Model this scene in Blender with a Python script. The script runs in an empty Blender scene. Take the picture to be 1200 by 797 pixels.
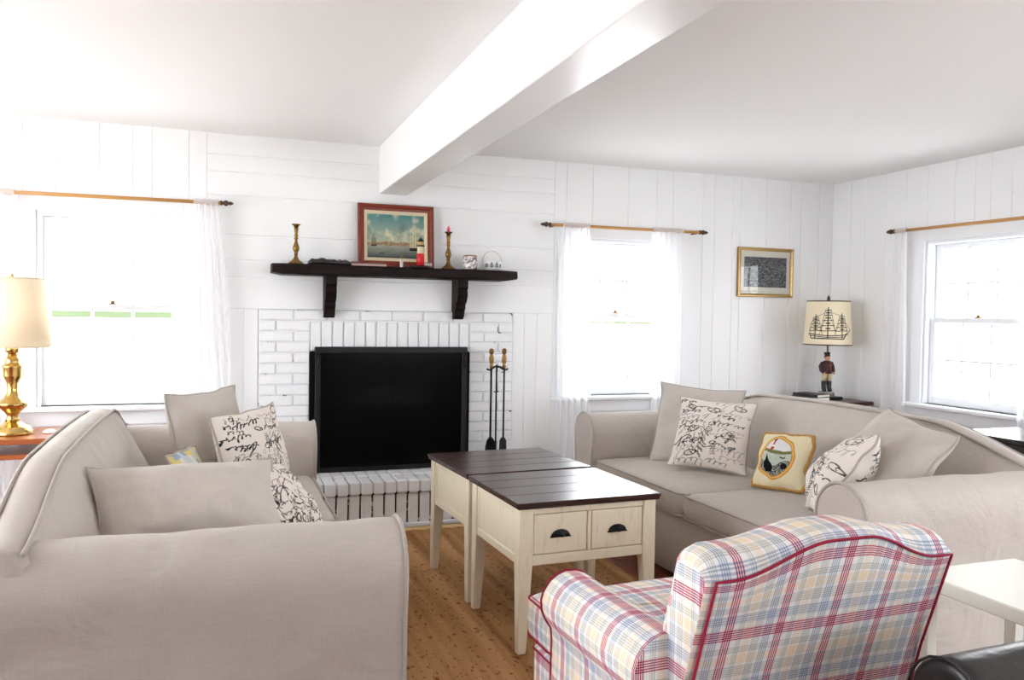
import bpy, bmesh, math, random
import numpy as np
from mathutils import Vector, Matrix, noise

random.seed(7)
PI = math.pi
S = bpy.context.scene
C = S.collection

# ---------------------------------------------------------------- camera
EYE = 1.34
YAW, PITCH, ROLL, FPX = 0.345117, -0.029911, 0.015594, 960.318
fw = Vector((math.sin(YAW)*math.cos(PITCH), math.cos(YAW)*math.cos(PITCH), math.sin(PITCH)))
rt = Vector((math.cos(YAW), -math.sin(YAW), 0))
up = rt.cross(fw)
r2 = math.cos(ROLL)*rt + math.sin(ROLL)*up
u2 = -math.sin(ROLL)*rt + math.cos(ROLL)*up
cd = bpy.data.cameras.new('camera')
cd.sensor_fit = 'HORIZONTAL'; cd.sensor_width = 36.0; cd.lens = FPX*36.0/1200.0
cd.clip_start = 0.05; cd.clip_end = 5000
cam = bpy.data.objects.new('camera', cd); C.objects.link(cam)
cam.matrix_world = Matrix(((r2.x, u2.x, -fw.x, 0), (r2.y, u2.y, -fw.y, 0), (r2.z, u2.z, -fw.z, EYE), (0, 0, 0, 1)))
S.camera = cam

# ---------------------------------------------------------------- world, light, exposure
w = bpy.data.worlds.new('overcast_sky'); S.world = w; w.use_nodes = True
bg = w.node_tree.nodes['Background']
bg.inputs['Color'].default_value = (0.93, 0.965, 1.0, 1)
bg.inputs['Strength'].default_value = 7.0
S.view_settings.view_transform = 'Standard'; S.view_settings.look = 'None'
S.view_settings.gamma = 1.0; S.view_settings.use_curve_mapping = False
S.view_settings.exposure = 0.74
S.cycles.max_bounces = 14; S.cycles.diffuse_bounces = 8; S.cycles.transparent_max_bounces = 16
S.cycles.sample_clamp_indirect = 12

YW, XR, XL, YF, ZC = 5.41, 4.69, -2.9, -2.4, 2.44   # inner faces of the room
def portal(cx, cy, cz, sx, sz, normal):              # guides sky light through a window opening
    l = bpy.data.lights.new('sky_portal', 'AREA'); l.shape = 'RECTANGLE'; l.size = sx; l.size_y = sz
    l.cycles.is_portal = True
    o = bpy.data.objects.new('sky_portal', l); C.objects.link(o)
    o.location = (cx, cy, cz)
    o.rotation_euler = Vector(normal).to_track_quat('-Z', 'Z').to_euler()

# ---------------------------------------------------------------- helpers
def lin(r, g, b):
    f = lambda c: (c/12.92 if c <= 0.04045 else ((c+0.055)/1.055)**2.4)
    return (f(r/255), f(g/255), f(b/255), 1)

MATS = {}
def mat(name, col, rough=0.55, metal=0.0, spec=0.5, bump=None, vary=None, sheen=0.0, coat=0.0):
    """bump=(scale, strength, distance[, stretch]); vary=(scale, col2, lo, hi[, stretch])"""
    m = bpy.data.materials.new(name); m.use_nodes = True
    nt = m.node_tree; n = nt.nodes; L = nt.links; b = n['Principled BSDF']
    b.inputs['Base Color'].default_value = col
    b.inputs['Roughness'].default_value = rough; b.inputs['Metallic'].default_value = metal
    b.inputs['Specular IOR Level'].default_value = spec
    b.inputs['Sheen Weight'].default_value = sheen; b.inputs['Coat Weight'].default_value = coat
    tc = n.new('ShaderNodeTexCoord')
    def nz(scale, stretch=None, detail=4.0):
        t = n.new('ShaderNodeTexNoise'); t.inputs['Scale'].default_value = scale; t.inputs['Detail'].default_value = detail
        mp = n.new('ShaderNodeMapping'); L.new(tc.outputs['Object'], mp.inputs['Vector'])
        if stretch: mp.inputs['Scale'].default_value = stretch
        L.new(mp.outputs['Vector'], t.inputs['Vector']); return t
    if vary:
        t = nz(vary[0], vary[4] if len(vary) > 4 else None)
        r = n.new('ShaderNodeValToRGB'); r.color_ramp.elements[0].position = vary[2]; r.color_ramp.elements[1].position = vary[3]
        r.color_ramp.elements[0].color = col; r.color_ramp.elements[1].color = vary[1]
        L.new(t.outputs['Fac'], r.inputs['Fac']); L.new(r.outputs['Color'], b.inputs['Base Color'])
    if bump:
        t = nz(bump[0], bump[3] if len(bump) > 3 else None)
        bp = n.new('ShaderNodeBump'); bp.inputs['Strength'].default_value = bump[1]; bp.inputs['Distance'].default_value = bump[2]
        L.new(t.outputs['Fac'], bp.inputs['Height']); L.new(bp.outputs['Normal'], b.inputs['Normal'])
    MATS[name] = m
    return m

def fabric(name, col, col2, wrinkle=0.35, weave=420):
    m = bpy.data.materials.new(name); m.use_nodes = True
    nt = m.node_tree; n = nt.nodes; L = nt.links; b = n['Principled BSDF']
    b.inputs['Roughness'].default_value = 0.9; b.inputs['Specular IOR Level'].default_value = 0.15
    b.inputs['Sheen Weight'].default_value = 0.12; b.inputs['Sheen Roughness'].default_value = 0.5
    tc = n.new('ShaderNodeTexCoord')
    def slub(sc):
        mp = n.new('ShaderNodeMapping'); mp.inputs['Scale'].default_value = sc; L.new(tc.outputs['Object'], mp.inputs['Vector'])
        t = n.new('ShaderNodeTexNoise'); t.inputs['Scale'].default_value = 1.0; t.inputs['Detail'].default_value = 2.0
        L.new(mp.outputs['Vector'], t.inputs['Vector']); return t
    a = slub((weave, 14, weave*0.9)); c = slub((12, weave, weave)); d = slub((weave, weave, 10))
    ad = n.new('ShaderNodeMath'); ad.operation = 'ADD'; L.new(a.outputs['Fac'], ad.inputs[0]); L.new(c.outputs['Fac'], ad.inputs[1])
    ad2 = n.new('ShaderNodeMath'); ad2.operation = 'ADD'; L.new(ad.outputs[0], ad2.inputs[0]); L.new(d.outputs['Fac'], ad2.inputs[1])
    r = n.new('ShaderNodeValToRGB'); r.color_ramp.elements[0].position = 0.40; r.color_ramp.elements[1].position = 0.62
    r.color_ramp.elements[0].color = col; r.color_ramp.elements[1].color = col2
    dv = n.new('ShaderNodeMath'); dv.operation = 'MULTIPLY'; dv.inputs[1].default_value = 0.333; L.new(ad2.outputs[0], dv.inputs[0])
    L.new(dv.outputs[0], r.inputs['Fac']); L.new(r.outputs['Color'], b.inputs['Base Color'])
    wr = n.new('ShaderNodeTexNoise'); wr.inputs['Scale'].default_value = 5.0; wr.inputs['Detail'].default_value = 3.0
    wr.inputs['Distortion'].default_value = 0.8
    L.new(tc.outputs['Object'], wr.inputs['Vector'])
    b1 = n.new('ShaderNodeBump'); b1.inputs['Strength'].default_value = wrinkle; b1.inputs['Distance'].default_value = 0.03
    L.new(wr.outputs['Fac'], b1.inputs['Height'])
    b2 = n.new('ShaderNodeBump'); b2.inputs['Strength'].default_value = 0.25; b2.inputs['Distance'].default_value = 0.001
    L.new(dv.outputs[0], b2.inputs['Height']); L.new(b1.outputs['Normal'], b2.inputs['Normal'])
    L.new(b2.outputs['Normal'], b.inputs['Normal'])
    MATS[name] = m; return m

def attr_mat(name, rough=0.8, spec=0.3, translucent=0.0):
    """flat print: colours come from a colour attribute laid on the surface"""
    m = bpy.data.materials.new(name); m.use_nodes = True
    nt = m.node_tree; n = nt.nodes; L = nt.links; b = n['Principled BSDF']
    a = n.new('ShaderNodeVertexColor'); a.layer_name = 'print'
    L.new(a.outputs['Color'], b.inputs['Base Color']); b.inputs['Roughness'].default_value = rough
    b.inputs['Specular IOR Level'].default_value = spec
    if translucent:
        t = n.new('ShaderNodeBsdfTranslucent'); L.new(a.outputs['Color'], t.inputs['Color'])
        mx = n.new('ShaderNodeMixShader'); mx.inputs[0].default_value = translucent
        L.new(b.outputs[0], mx.inputs[1]); L.new(t.outputs[0], mx.inputs[2])
        L.new(mx.outputs[0], n['Material Output'].inputs['Surface'])
    MATS[name] = m; return m

def translucent_mat(name, col, trans=0.4, clear=0.0):
    m = bpy.data.materials.new(name); m.use_nodes = True
    nt = m.node_tree; n = nt.nodes; L = nt.links; n.remove(n['Principled BSDF'])
    d = n.new('ShaderNodeBsdfDiffuse'); t = n.new('ShaderNodeBsdfTranslucent'); p = n.new('ShaderNodeBsdfTransparent')
    d.inputs['Color'].default_value = col; t.inputs['Color'].default_value = col
    a = n.new('ShaderNodeMixShader'); a.inputs[0].default_value = trans; L.new(d.outputs[0], a.inputs[1]); L.new(t.outputs[0], a.inputs[2])
    c = n.new('ShaderNodeMixShader'); c.inputs[0].default_value = clear; L.new(a.outputs[0], c.inputs[1]); L.new(p.outputs[0], c.inputs[2])
    L.new(c.outputs[0], n['Material Output'].inputs['Surface'])
    MATS[name] = m; return m

def glass_mat(name, tint=(1, 1, 1, 1), refl=1.0):
    m = bpy.data.materials.new(name); m.use_nodes = True
    nt = m.node_tree; n = nt.nodes; L = nt.links; n.remove(n['Principled BSDF'])
    p = n.new('ShaderNodeBsdfTransparent'); p.inputs['Color'].default_value = tint
    g = n.new('ShaderNodeBsdfGlossy'); g.inputs['Roughness'].default_value = 0.02
    f = n.new('ShaderNodeFresnel'); f.inputs['IOR'].default_value = 1.45
    mx = n.new('ShaderNodeMixShader'); L.new(f.outputs[0], mx.inputs[0]); L.new(p.outputs[0], mx.inputs[1]); L.new(g.outputs[0], mx.inputs[2])
    L.new(mx.outputs[0], n['Material Output'].inputs['Surface'])
    MATS[name] = m; return m

def plaid_mat(name):
    m = bpy.data.materials.new(name); m.use_nodes = True
    nt = m.node_tree; n = nt.nodes; L = nt.links; b = n['Principled BSDF']
    b.inputs['Roughness'].default_value = 0.9; b.inputs['Specular IOR Level'].default_value = 0.15
    uv = n.new('ShaderNodeUVMap'); uv.uv_map = 'UVMap'
    sp = n.new('ShaderNodeSeparateXYZ'); L.new(uv.outputs[0], sp.inputs[0])
    cream, red, blue, olive, tan = (0.92, 0.91, 0.905, 1), (0.47, 0.06, 0.13, 1), (0.40, 0.47, 0.60, 1), (0.60, 0.60, 0.55, 1), (0.93, 0.76, 0.55, 1)
    bands = [(0.0, red), (0.165, cream), (0.24, blue), (0.39, cream), (0.45, olive), (0.60, cream), (0.64, tan), (0.77, cream), (0.80, olive), (0.90, cream)]   # one repeat
    def stripes(out, period, off):
        mu = n.new('ShaderNodeMath'); mu.operation = 'MULTIPLY_ADD'; mu.inputs[1].default_value = 1.0/period; mu.inputs[2].default_value = off
        L.new(out, mu.inputs[0])
        fr = n.new('ShaderNodeMath'); fr.operation = 'FRACT'; L.new(mu.outputs[0], fr.inputs[0])
        r = n.new('ShaderNodeValToRGB'); cr = r.color_ramp; cr.interpolation = 'CONSTANT'
        while len(cr.elements) > 1: cr.elements.remove(cr.elements[-1])
        bb = bands[:32]
        cr.elements[0].position = 0.0; cr.elements[0].color = bb[0][1]
        for p_, c_ in bb[1:]:
            e = cr.elements.new(p_); e.color = c_
        L.new(fr.outputs[0], r.inputs['Fac'])
        # coloured threads alternate with cream ones
        th = n.new('ShaderNodeMath'); th.operation = 'MULTIPLY'; th.inputs[1].default_value = 1.0/0.0060; L.new(out, th.inputs[0])
        tf = n.new('ShaderNodeMath'); tf.operation = 'FRACT'; L.new(th.outputs[0], tf.inputs[0])
        tg = n.new('ShaderNodeMath'); tg.operation = 'GREATER_THAN'; tg.inputs[1].default_value = 0.52; L.new(tf.outputs[0], tg.inputs[0])
        tm = n.new('ShaderNodeMath'); tm.operation = 'MULTIPLY'; tm.inputs[1].default_value = 0.80; L.new(tg.outputs[0], tm.inputs[0])
        mm = n.new('ShaderNodeMix'); mm.data_type = 'RGBA'; L.new(tm.outputs[0], mm.inputs[0]); L.new(r.outputs['Color'], mm.inputs[6]); mm.inputs[7].default_value = cream
        return mm
    a = stripes(sp.outputs['X'], 0.150, 0.25); c = stripes(sp.outputs['Y'], 0.185, 0.15)
    mx = n.new('ShaderNodeMix'); mx.data_type = 'RGBA'; mx.blend_type = 'MULTIPLY'; mx.inputs[0].default_value = 1.0
    L.new(a.outputs[2], mx.inputs[6]); L.new(c.outputs[2], mx.inputs[7])
    g = n.new('ShaderNodeGamma'); g.inputs['Gamma'].default_value = 0.80; L.new(mx.outputs[2], g.inputs['Color'])
    L.new(g.outputs[0], b.inputs['Base Color'])
    tc = n.new('ShaderNodeTexCoord')
    wr = n.new('ShaderNodeTexNoise'); wr.inputs['Scale'].default_value = 9.0; L.new(tc.outputs['Object'], wr.inputs['Vector'])
    b1 = n.new('ShaderNodeBump'); b1.inputs['Strength'].default_value = 0.2; b1.inputs['Distance'].default_value = 0.02
    L.new(wr.outputs['Fac'], b1.inputs['Height']); L.new(b1.outputs['Normal'], b.inputs['Normal'])
    MATS[name] = m; return m

def add(name, verts, faces, m, parent=None, smooth=False, uvs=None, mats=None, midx=None):
    me = bpy.data.meshes.new(name)
    me.from_pydata([tuple(v) for v in verts], [], faces)
    for mm in (mats or [m]): me.materials.append(mm)
    if midx is not None: me.polygons.foreach_set('material_index', midx)
    if smooth: me.polygons.foreach_set('use_smooth', [True]*len(me.polygons))
    if uvs is not None:
        ul = me.uv_layers.new(name='UVMap'); ul.data.foreach_set('uv', [c for t in uvs for c in t])
    me.update()
    o = bpy.data.objects.new(name, me); C.objects.link(o)
    if parent: o.parent = parent
    return o

def thing(name, label, cat, loc=(0, 0, 0), rotz=0.0, group=None):
    o = bpy.data.objects.new(name, None); C.objects.link(o); o.empty_display_size = 0.05
    o.location = loc; o.rotation_euler = (0, 0, rotz); o['label'] = label; o['category'] = cat
    if group: o['group'] = group
    return o
def tag(o, label, cat, group=None):
    o['label'] = label; o['category'] = cat
    if group: o['group'] = group
    return o
def struct(name, label, cat, loc=(0, 0, 0), rotz=0.0):
    o = thing(name, label, cat, loc, rotz); o['kind'] = 'structure'; return o

class MB:                                            # collects shapes for one mesh
    def __init__(s): s.v, s.f, s.mi = [], [], []
    def addm(s, v, f, mi=0):
        k = len(s.v); s.v += [Vector(p) for p in v]; s.f += [tuple(i+k for i in t) for t in f]; s.mi += [mi]*len(f)
        return s
    def box(s, x0, x1, y0, y1, z0, z1, c=0.0, mi=0, M=None):
        if c <= 0:
            v = [(x, y, z) for x in (x0, x1) for y in (y0, y1) for z in (z0, z1)]
            f = [(0, 1, 3, 2), (4, 6, 7, 5), (0, 4, 5, 1), (2, 3, 7, 6), (0, 2, 6, 4), (1, 5, 7, 3)]
        else:
            v, f = chamfer(x0, x1, y0, y1, z0, z1, c)
        if M: v = [M @ Vector(p) for p in v]
        return s.addm(v, f, mi)
    def tube(s, pts, r, n=8, mi=0, closed=False, cap=True):
        v, f = tube_geo(pts, r, n, closed, cap); return s.addm(v, f, mi)
    def lathe(s, prof, n=24, c=(0, 0, 0), mi=0, M=None):
        v, f = lathe_geo(prof, n)
        v = [Vector(p)+Vector(c) for p in v]
        if M: v = [M @ p for p in v]
        return s.addm(v, f, mi)
    def build(s, name, m, parent=None, smooth=False, mats=None):
        o = add(name, s.v, s.f, m, parent, smooth, mats=mats, midx=s.mi if mats else None)
        return o

def chamfer(x0, x1, y0, y1, z0, z1, c):
    bm = bmesh.new()
    bmesh.ops.create_cube(bm, size=1.0)
    for v in bm.verts:
        v.co = ((x0+x1)/2+v.co.x*(x1-x0), (y0+y1)/2+v.co.y*(y1-y0), (z0+z1)/2+v.co.z*(z1-z0))
    bmesh.ops.bevel(bm, geom=bm.edges[:], offset=c, segments=1, affect='EDGES', profile=0.5)
    bm.verts.index_update()
    v = [tuple(q.co) for q in bm.verts]; f = [tuple(q.index for q in p.verts) for p in bm.faces]
    bm.free(); return v, f

def tube_geo(pts, r, n=8, closed=False, cap=True):
    pts = [Vector(p) for p in pts]; N = len(pts)
    rs = r if isinstance(r, (list, tuple)) else [r]*N
    v, f = [], []
    pn = None
    for i in range(N):
        if closed: t = pts[(i+1) % N]-pts[i-1]
        else: t = pts[min(i+1, N-1)]-pts[max(i-1, 0)]
        if t.length < 1e-9: t = Vector((0, 0, 1))
        t.normalize()
        if pn is None:
            a = Vector((0, 0, 1)) if abs(t.z) < 0.9 else Vector((1, 0, 0))
            pn = (a - t*a.dot(t)).normalized()
        else:
            q = pn - t*pn.dot(t); pn = q.normalized() if q.length > 1e-6 else pn
        bn = t.cross(pn)
        for k in range(n):
            a = 2*PI*k/n; v.append(pts[i]+rs[i]*(math.cos(a)*pn+math.sin(a)*bn))
    for i in range(N if closed else N-1):
        for k in range(n):
            a, b = i*n+k, i*n+(k+1) % n; j = ((i+1) % N)*n
            f.append((a, b, j+(k+1) % n, j+k))
    if cap and not closed:
        f.append(tuple(range(n-1, -1, -1))); f.append(tuple((N-1)*n+k for k in range(n)))
    return v, f

def lathe_geo(prof, n=24):
    v, f = [], []
    for (r, z) in prof:
        for k in range(n):
            a = 2*PI*k/n; v.append((r*math.cos(a), r*math.sin(a), z))
    for i in range(len(prof)-1):
        for k in range(n):
            a, b = i*n+k, i*n+(k+1) % n
            f.append((a, b, b+n, a+n))
    f.append(tuple(range(n-1, -1, -1))); f.append(tuple((len(prof)-1)*n+k for k in range(n)))
    return v, f

def loft(name, rings, m, parent=None, closed=False, caps=False, smooth=True, su=1.0, u0=0.0, v0=0.0):
    """surface through equal rings of points, UV = lengths in metres"""
    R_, P_ = len(rings), len(rings[0])
    rings = [[Vector(p) for p in r] for r in rings]
    v = [p for r in rings for p in r]
    arc = [0.0]
    ref = rings[R_//2]
    for k in range(P_ - (0 if closed else 1)): arc.append(arc[-1]+(ref[(k+1) % P_]-ref[k]).length)
    dep = [0.0]
    for i in range(R_-1): dep.append(dep[-1]+max((rings[i+1][k]-rings[i][k]).length for k in range(0, P_, max(1, P_//6))))
    f, uv = [], []
    for i in range(R_-1):
        for k in range(P_ if closed else P_-1):
            k2 = (k+1) % P_
            f.append((i*P_+k, i*P_+k2, (i+1)*P_+k2, (i+1)*P_+k))
            uv += [(dep[i]+u0, arc[k]+v0), (dep[i]+u0, arc[k+1]+v0), (dep[i+1]+u0, arc[k+1]+v0), (dep[i+1]+u0, arc[k]+v0)]
    if caps:
        for i, rev in ((0, True), (R_-1, False)):
            idx = [i*P_+k for k in range(P_)]
            if rev: idx = idx[::-1]
            f.append(tuple(idx)); flat_x = max(v[j].x for j in idx)-min(v[j].x for j in idx) < 0.01
            uv += [((v[j].y if flat_x else v[j].x), v[j].z) for j in idx]
    return add(name, v, f, m, parent, smooth, uvs=uv)

def rough_up(o, amp, scale=6.0, seed=0.0):
    for p in o.data.vertices:
        q = p.co*scale + Vector((seed, seed*1.7, -seed))
        p.co += noise.noise_vector(q)*amp
    o.data.update()

def box_uv(o, sx=0.0, sy=0.0):
    me = o.data
    ul = me.uv_layers.get('UVMap') or me.uv_layers.new(name='UVMap')
    for p in me.polygons:
        nx, ny, nz_ = (abs(c) for c in p.normal)
        for li in p.loop_indices:
            c = me.vertices[me.loops[li].vertex_index].co
            if nz_ >= nx and nz_ >= ny: t = (c.x, c.y)
            elif ny >= nx: t = (c.x, c.z)
            else: t = (c.y, c.z)
            ul.data[li].uv = (t[0]+sx, t[1]+sy)

def fix_normals(o):
    bm = bmesh.new(); bm.from_mesh(o.data); bmesh.ops.recalc_face_normals(bm, faces=bm.faces[:]); bm.to_mesh(o.data); bm.free()

def rrect(wd, dp, r, n=5):
    """rounded rectangle ring (x, y) centred on 0"""
    out = []
    r = min(r, wd/2-1e-4, dp/2-1e-4)
    for cx, cy, a0 in ((wd/2-r, dp/2-r, 0), (-wd/2+r, dp/2-r, PI/2), (-wd/2+r, -dp/2+r, PI), (wd/2-r, -dp/2+r, 3*PI/2)):
        for k in range(n+1):
            a = a0+PI/2*k/n; out.append((cx+r*math.cos(a), cy+r*math.sin(a)))
    # fill the straight sides
    full = []
    for i, p in enumerate(out):
        q = out[(i+1) % len(out)]; full.append(p)
        d = math.hypot(q[0]-p[0], q[1]-p[1])
        if d > 0.08:
            k = int(d/0.05)
            for j in range(1, k): full.append((p[0]+(q[0]-p[0])*j/k, p[1]+(q[1]-p[1])*j/k))
    return full

def cushion(name, wd, dp, h, crown, r, cx, cy, z0, m, parent, seed=0.0, amp=0.004, pipe=None):
    base = rrect(wd, dp, r)
    def ring(ins, z):
        sx, sy = (wd-2*ins)/wd, (dp-2*ins)/dp
        return [(cx+p[0]*sx, cy+p[1]*sy, z) for p in base]
    rings = [ring(0.03, z0), ring(0.006, z0+0.012), ring(0.0, z0+0.03), ring(-0.006, z0+h*0.5), ring(0.0, z0+h-0.03), ring(0.006, z0+h-0.012), ring(0.022, z0+h)]
    mh = min(wd, dp)/2
    for t in (0.15, 0.3, 0.5, 0.7, 0.88, 0.985):
        rings.append(ring(0.022+(mh-0.024)*t, z0+h+crown*(1-(1-t)**2)))
    o = loft(name, rings, m, parent, closed=True, caps=True)
    rough_up(o, amp, 5.0, seed); fix_normals(o)
    if pipe:
        for zz in (z0+0.012, z0+h-0.008):
            mb = MB(); mb.tube([(p[0], p[1], zz) for p in ring(0.0, zz)], 0.005, 6, closed=True)
            mb.build('piping', pipe, o, True)
    return o

# ---------------------------------------------------------------- materials
M_wall = mat('white_board_paint', (0.86, 0.865, 0.875, 1), 0.42, spec=0.4, bump=(60, 0.05, 0.002))
M_ceil = mat('ceiling_paint', (0.88, 0.88, 0.88, 1), 0.8, spec=0.2, bump=(140, 0.08, 0.002))
M_gloss = mat('beam_gloss_paint', (0.86, 0.86, 0.86, 1), 0.22, spec=0.5, bump=(30, 0.05, 0.003, (1, 0.08, 1)))
M_trim = mat('window_trim_paint', (0.85, 0.87, 0.90, 1), 0.35)
M_brick = mat('white_painted_brick', (0.80, 0.81, 0.83, 1), 0.6, bump=(70, 0.45, 0.004), vary=(9, (0.70, 0.70, 0.72, 1), 0.55, 0.8))
M_mortar = mat('painted_mortar', (0.78, 0.79, 0.81, 1), 0.8, bump=(60, 0.5, 0.004), vary=(9, (0.06, 0.055, 0.05, 1), 0.625, 0.65))
M_mortar_dark = mat('dark_open_joint', (0.035, 0.032, 0.03, 1), 0.9, bump=(80, 0.5, 0.003), vary=(22, (0.70, 0.70, 0.70, 1), 0.58, 0.62))  # dark mortar in the gaps between the hearth bricks
M_soot_gap = mat('soot_gap_black', (0.004, 0.004, 0.004, 1), 0.85, spec=0.1)
M_iron = mat('black_iron', (0.008, 0.008, 0.009, 1), 0.45, 0.0, spec=0.25)
M_mantel = mat('dark_stained_beam', (0.008, 0.004, 0.0035, 1), 0.5, spec=0.15, bump=(12, 0.5, 0.006, (0.5, 6, 6)), vary=(10, (0.022, 0.008, 0.006, 1), 0.5, 0.8, (0.6, 6, 6)))
M_brass = mat('brass', (0.58, 0.39, 0.13, 1), 0.2, 1.0)
M_antbrass = mat('antique_brass', (0.24, 0.135, 0.042, 1), 0.34, 1.0, bump=(40, 0.1, 0.002))
M_rod = mat('honey_wood_rod', (0.50, 0.25, 0.07, 1), 0.4, bump=(50, 0.1, 0.001))
M_finial = mat('brown_finial', (0.06, 0.025, 0.012, 1), 0.4)
M_sheer = translucent_mat('white_sheer', (0.97, 0.97, 0.98, 1), 0.6, 0.30)
M_glass = glass_mat('window_glass')
M_linen = fabric('greige_linen_slipcover', (0.465, 0.42, 0.378, 1), (0.53, 0.485, 0.442, 1), 0.5)
M_linen_pil = fabric('greige_linen_pillow', (0.485, 0.44, 0.395, 1), (0.55, 0.505, 0.455, 1), 0.4)
M_pipe = fabric('greige_piping', (0.38, 0.34, 0.31, 1), (0.46, 0.42, 0.38, 1), 0.1)
M_print = attr_mat('printed_cloth', 0.9, 0.15)
M_paint = attr_mat('oil_paint_print', 0.45, 0.3)
M_shade = attr_mat('parchment_shade', 0.8, 0.2, translucent=0.35)
M_plaid = plaid_mat('red_blue_plaid')
M_redpipe = mat('red_piping', lin(160, 40, 66), 0.8, spec=0.2)
M_leather = mat('black_leather', (0.012, 0.010, 0.010, 1), 0.33, spec=0.5, bump=(35, 0.35, 0.006))
M_esp = mat('espresso_wood', (0.028, 0.011, 0.008, 1), 0.24, spec=0.5, bump=(8, 0.12, 0.002, (1.5, 40, 40)), vary=(5, (0.060, 0.022, 0.014, 1), 0.4, 0.75, (1, 22, 22)))
M_cream = mat('antique_cream_paint', lin(236, 226, 202), 0.5, spec=0.35, bump=(30, 0.06, 0.001, (6, 6, 1)), vary=(14, lin(214, 196, 160), 0.55, 0.85, (5, 5, 0.8)))
M_white_tab = mat('ivory_enamel', lin(226, 226, 216), 0.4, spec=0.4)
M_cherry = mat('cherry_wood', lin(156, 84, 42), 0.32, bump=(6, 0.1, 0.001, (1, 20, 20)), vary=(6, lin(128, 62, 30), 0.4, 0.8, (1, 14, 14)))
M_mahog = mat('mahogany', lin(64, 22, 18), 0.3, vary=(6, lin(40, 14, 12), 0.4, 0.8, (1, 14, 14)))
M_blackw = mat('ebonised_wood', (0.012, 0.010, 0.011, 1), 0.22, spec=0.6)
M_white = mat('white_gloss', (0.82, 0.82, 0.82, 1), 0.3)
M_red = mat('red_enamel', lin(200, 22, 30), 0.35)
M_black = mat('black_enamel', (0.01, 0.01, 0.01, 1), 0.35)
M_pink = mat('pink_wax', lin(226, 96, 128), 0.5)
M_framewood = mat('red_brown_frame', lin(128, 44, 18), 0.35, bump=(8, 0.15, 0.002, (1, 20, 20)), vary=(7, lin(92, 28, 12), 0.4, 0.8, (1.5, 18, 18)))
M_gilt = mat('gilt', (0.40, 0.26, 0.11, 1), 0.35, 0.85)
M_liner = mat('cream_liner', lin(216, 204, 170), 0.8)
M_matte = mat('picture_mat', lin(232, 228, 216), 0.8)

# ================================================================= STRUCTURE
def rect_sub(rs, hole):
    out = []
    hx0, hx1, hz0, hz1 = hole
    for (x0, x1, z0, z1) in rs:
        if hx1 <= x0+1e-6 or hx0 >= x1-1e-6 or hz1 <= z0+1e-6 or hz0 >= z1-1e-6: out.append((x0, x1, z0, z1)); continue
        if x0 < hx0: out.append((x0, hx0, z0, z1))
        if x1 > hx1: out.append((hx1, x1, z0, z1))
        a, b = max(x0, hx0), min(x1, hx1)
        if z0 < hz0: out.append((a, b, z0, hz0))
        if z1 > hz1: out.append((a, b, hz1, z1))
    return out

PT, PC = 0.012, 0.005         # plank thickness, V-groove chamfer
def plank(parent, x0, x1, z0, z1, holes, vertical=True):
    """a V-grooved board on a wall whose face is local y=0 (room towards -y); the wall core stands behind it"""
    rs = [(x0, x1, z0, z1)]
    for h in holes: rs = rect_sub(rs, h)
    if not rs: return
    mb = MB()
    lo, hi = (x0, x1) if vertical else (z0, z1)
    for (a, b, c, d) in rs:
        p, q = (a, b) if vertical else (c, d)
        e, g = (c, d) if vertical else (a, b)
        l, r = abs(p-lo) < 1e-6, abs(q-hi) < 1e-6
        sec = [(p, PT), (p, PC if l else 0.0), (p+(PC if l else 0.0), 0.0), (q-(PC if r else 0.0), 0.0), (q, PC if r else 0.0), (q, PT)]
        v = []
        for k in (e, g):
            for (s, y) in sec: v.append((s, y, k) if vertical else (k, y, s))
        n = 6
        f = [(i, (i+1) % n, n+(i+1) % n, n+i) for i in range(n)] + [tuple(range(n-1, -1, -1)), tuple(range(n, 2*n))]
        mb.addm(v, f)
    o = mb.build('plank', M_wall, parent); fix_normals(o)

def wall(name, label, loc, rotz, x0, x1, holes, thick=0.14):
    w_ = struct(name, label, 'wall', loc, rotz)
    rs = [(x0, x1, 0.0, ZC)]
    for h in holes: rs = rect_sub(rs, h)
    mb = MB()
    for (a, b, c, d) in rs: mb.box(a, b, PT, thick, c, d)
    mb.build('wall_core', M_wall, w_)
    return w_

# window openings: local x along the wall, z up
WZ0, WZ1 = 0.765, 1.905
WIN_L = (-0.99, -0.20, WZ0, WZ1)
WIN_R = (2.375, 3.165, WZ0, WZ1)
FIREBOX = (0.56, 1.625, 0.30, 1.09)
wb = wall('wall_back', 'white painted board wall with the fireplace', (0, YW, 0), 0.0, XL-0.2, XR+0.2, [WIN_L, WIN_R, FIREBOX])
BRK = (0.243, 1.945, 0.0, 1.355)
xs = [-2.9, -2.72, -2.51, -2.40, -2.17, -1.99, -1.78, -1.62, -1.45, -1.30, -1.154, -1.056, -0.891, -0.659, -0.48, -0.372, -0.167, -0.064]
for a, b in zip(xs, xs[1:]): plank(wb, a, b, 0.0, ZC, [WIN_L])
zs = [1.355, 1.55, 1.66, 1.815, 2.06, 2.205, 2.31, ZC]
for a, b in zip(zs, zs[1:]): plank(wb, -0.064, 2.25, a, b, [], False)
for a, b in zip([-0.064, 0.06, 0.15, 0.243], [0.06, 0.15, 0.243]): plank(wb, a, b, 0.0, 1.355, [])
for a, b in zip([1.945, 2.035, 2.13, 2.25], [2.035, 2.13, 2.25]): plank(wb, a, b, 0.0, 1.355, [])
xs = [2.25, 2.343, 2.55, 2.84, 3.076, 3.213, 3.472, 3.578, 3.744, 3.813, 4.051, 4.279, 4.382, 4.56, 4.69]
for a, b in zip(xs, xs[1:]): plank(wb, a, b, 0.0, ZC, [WIN_R])

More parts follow.
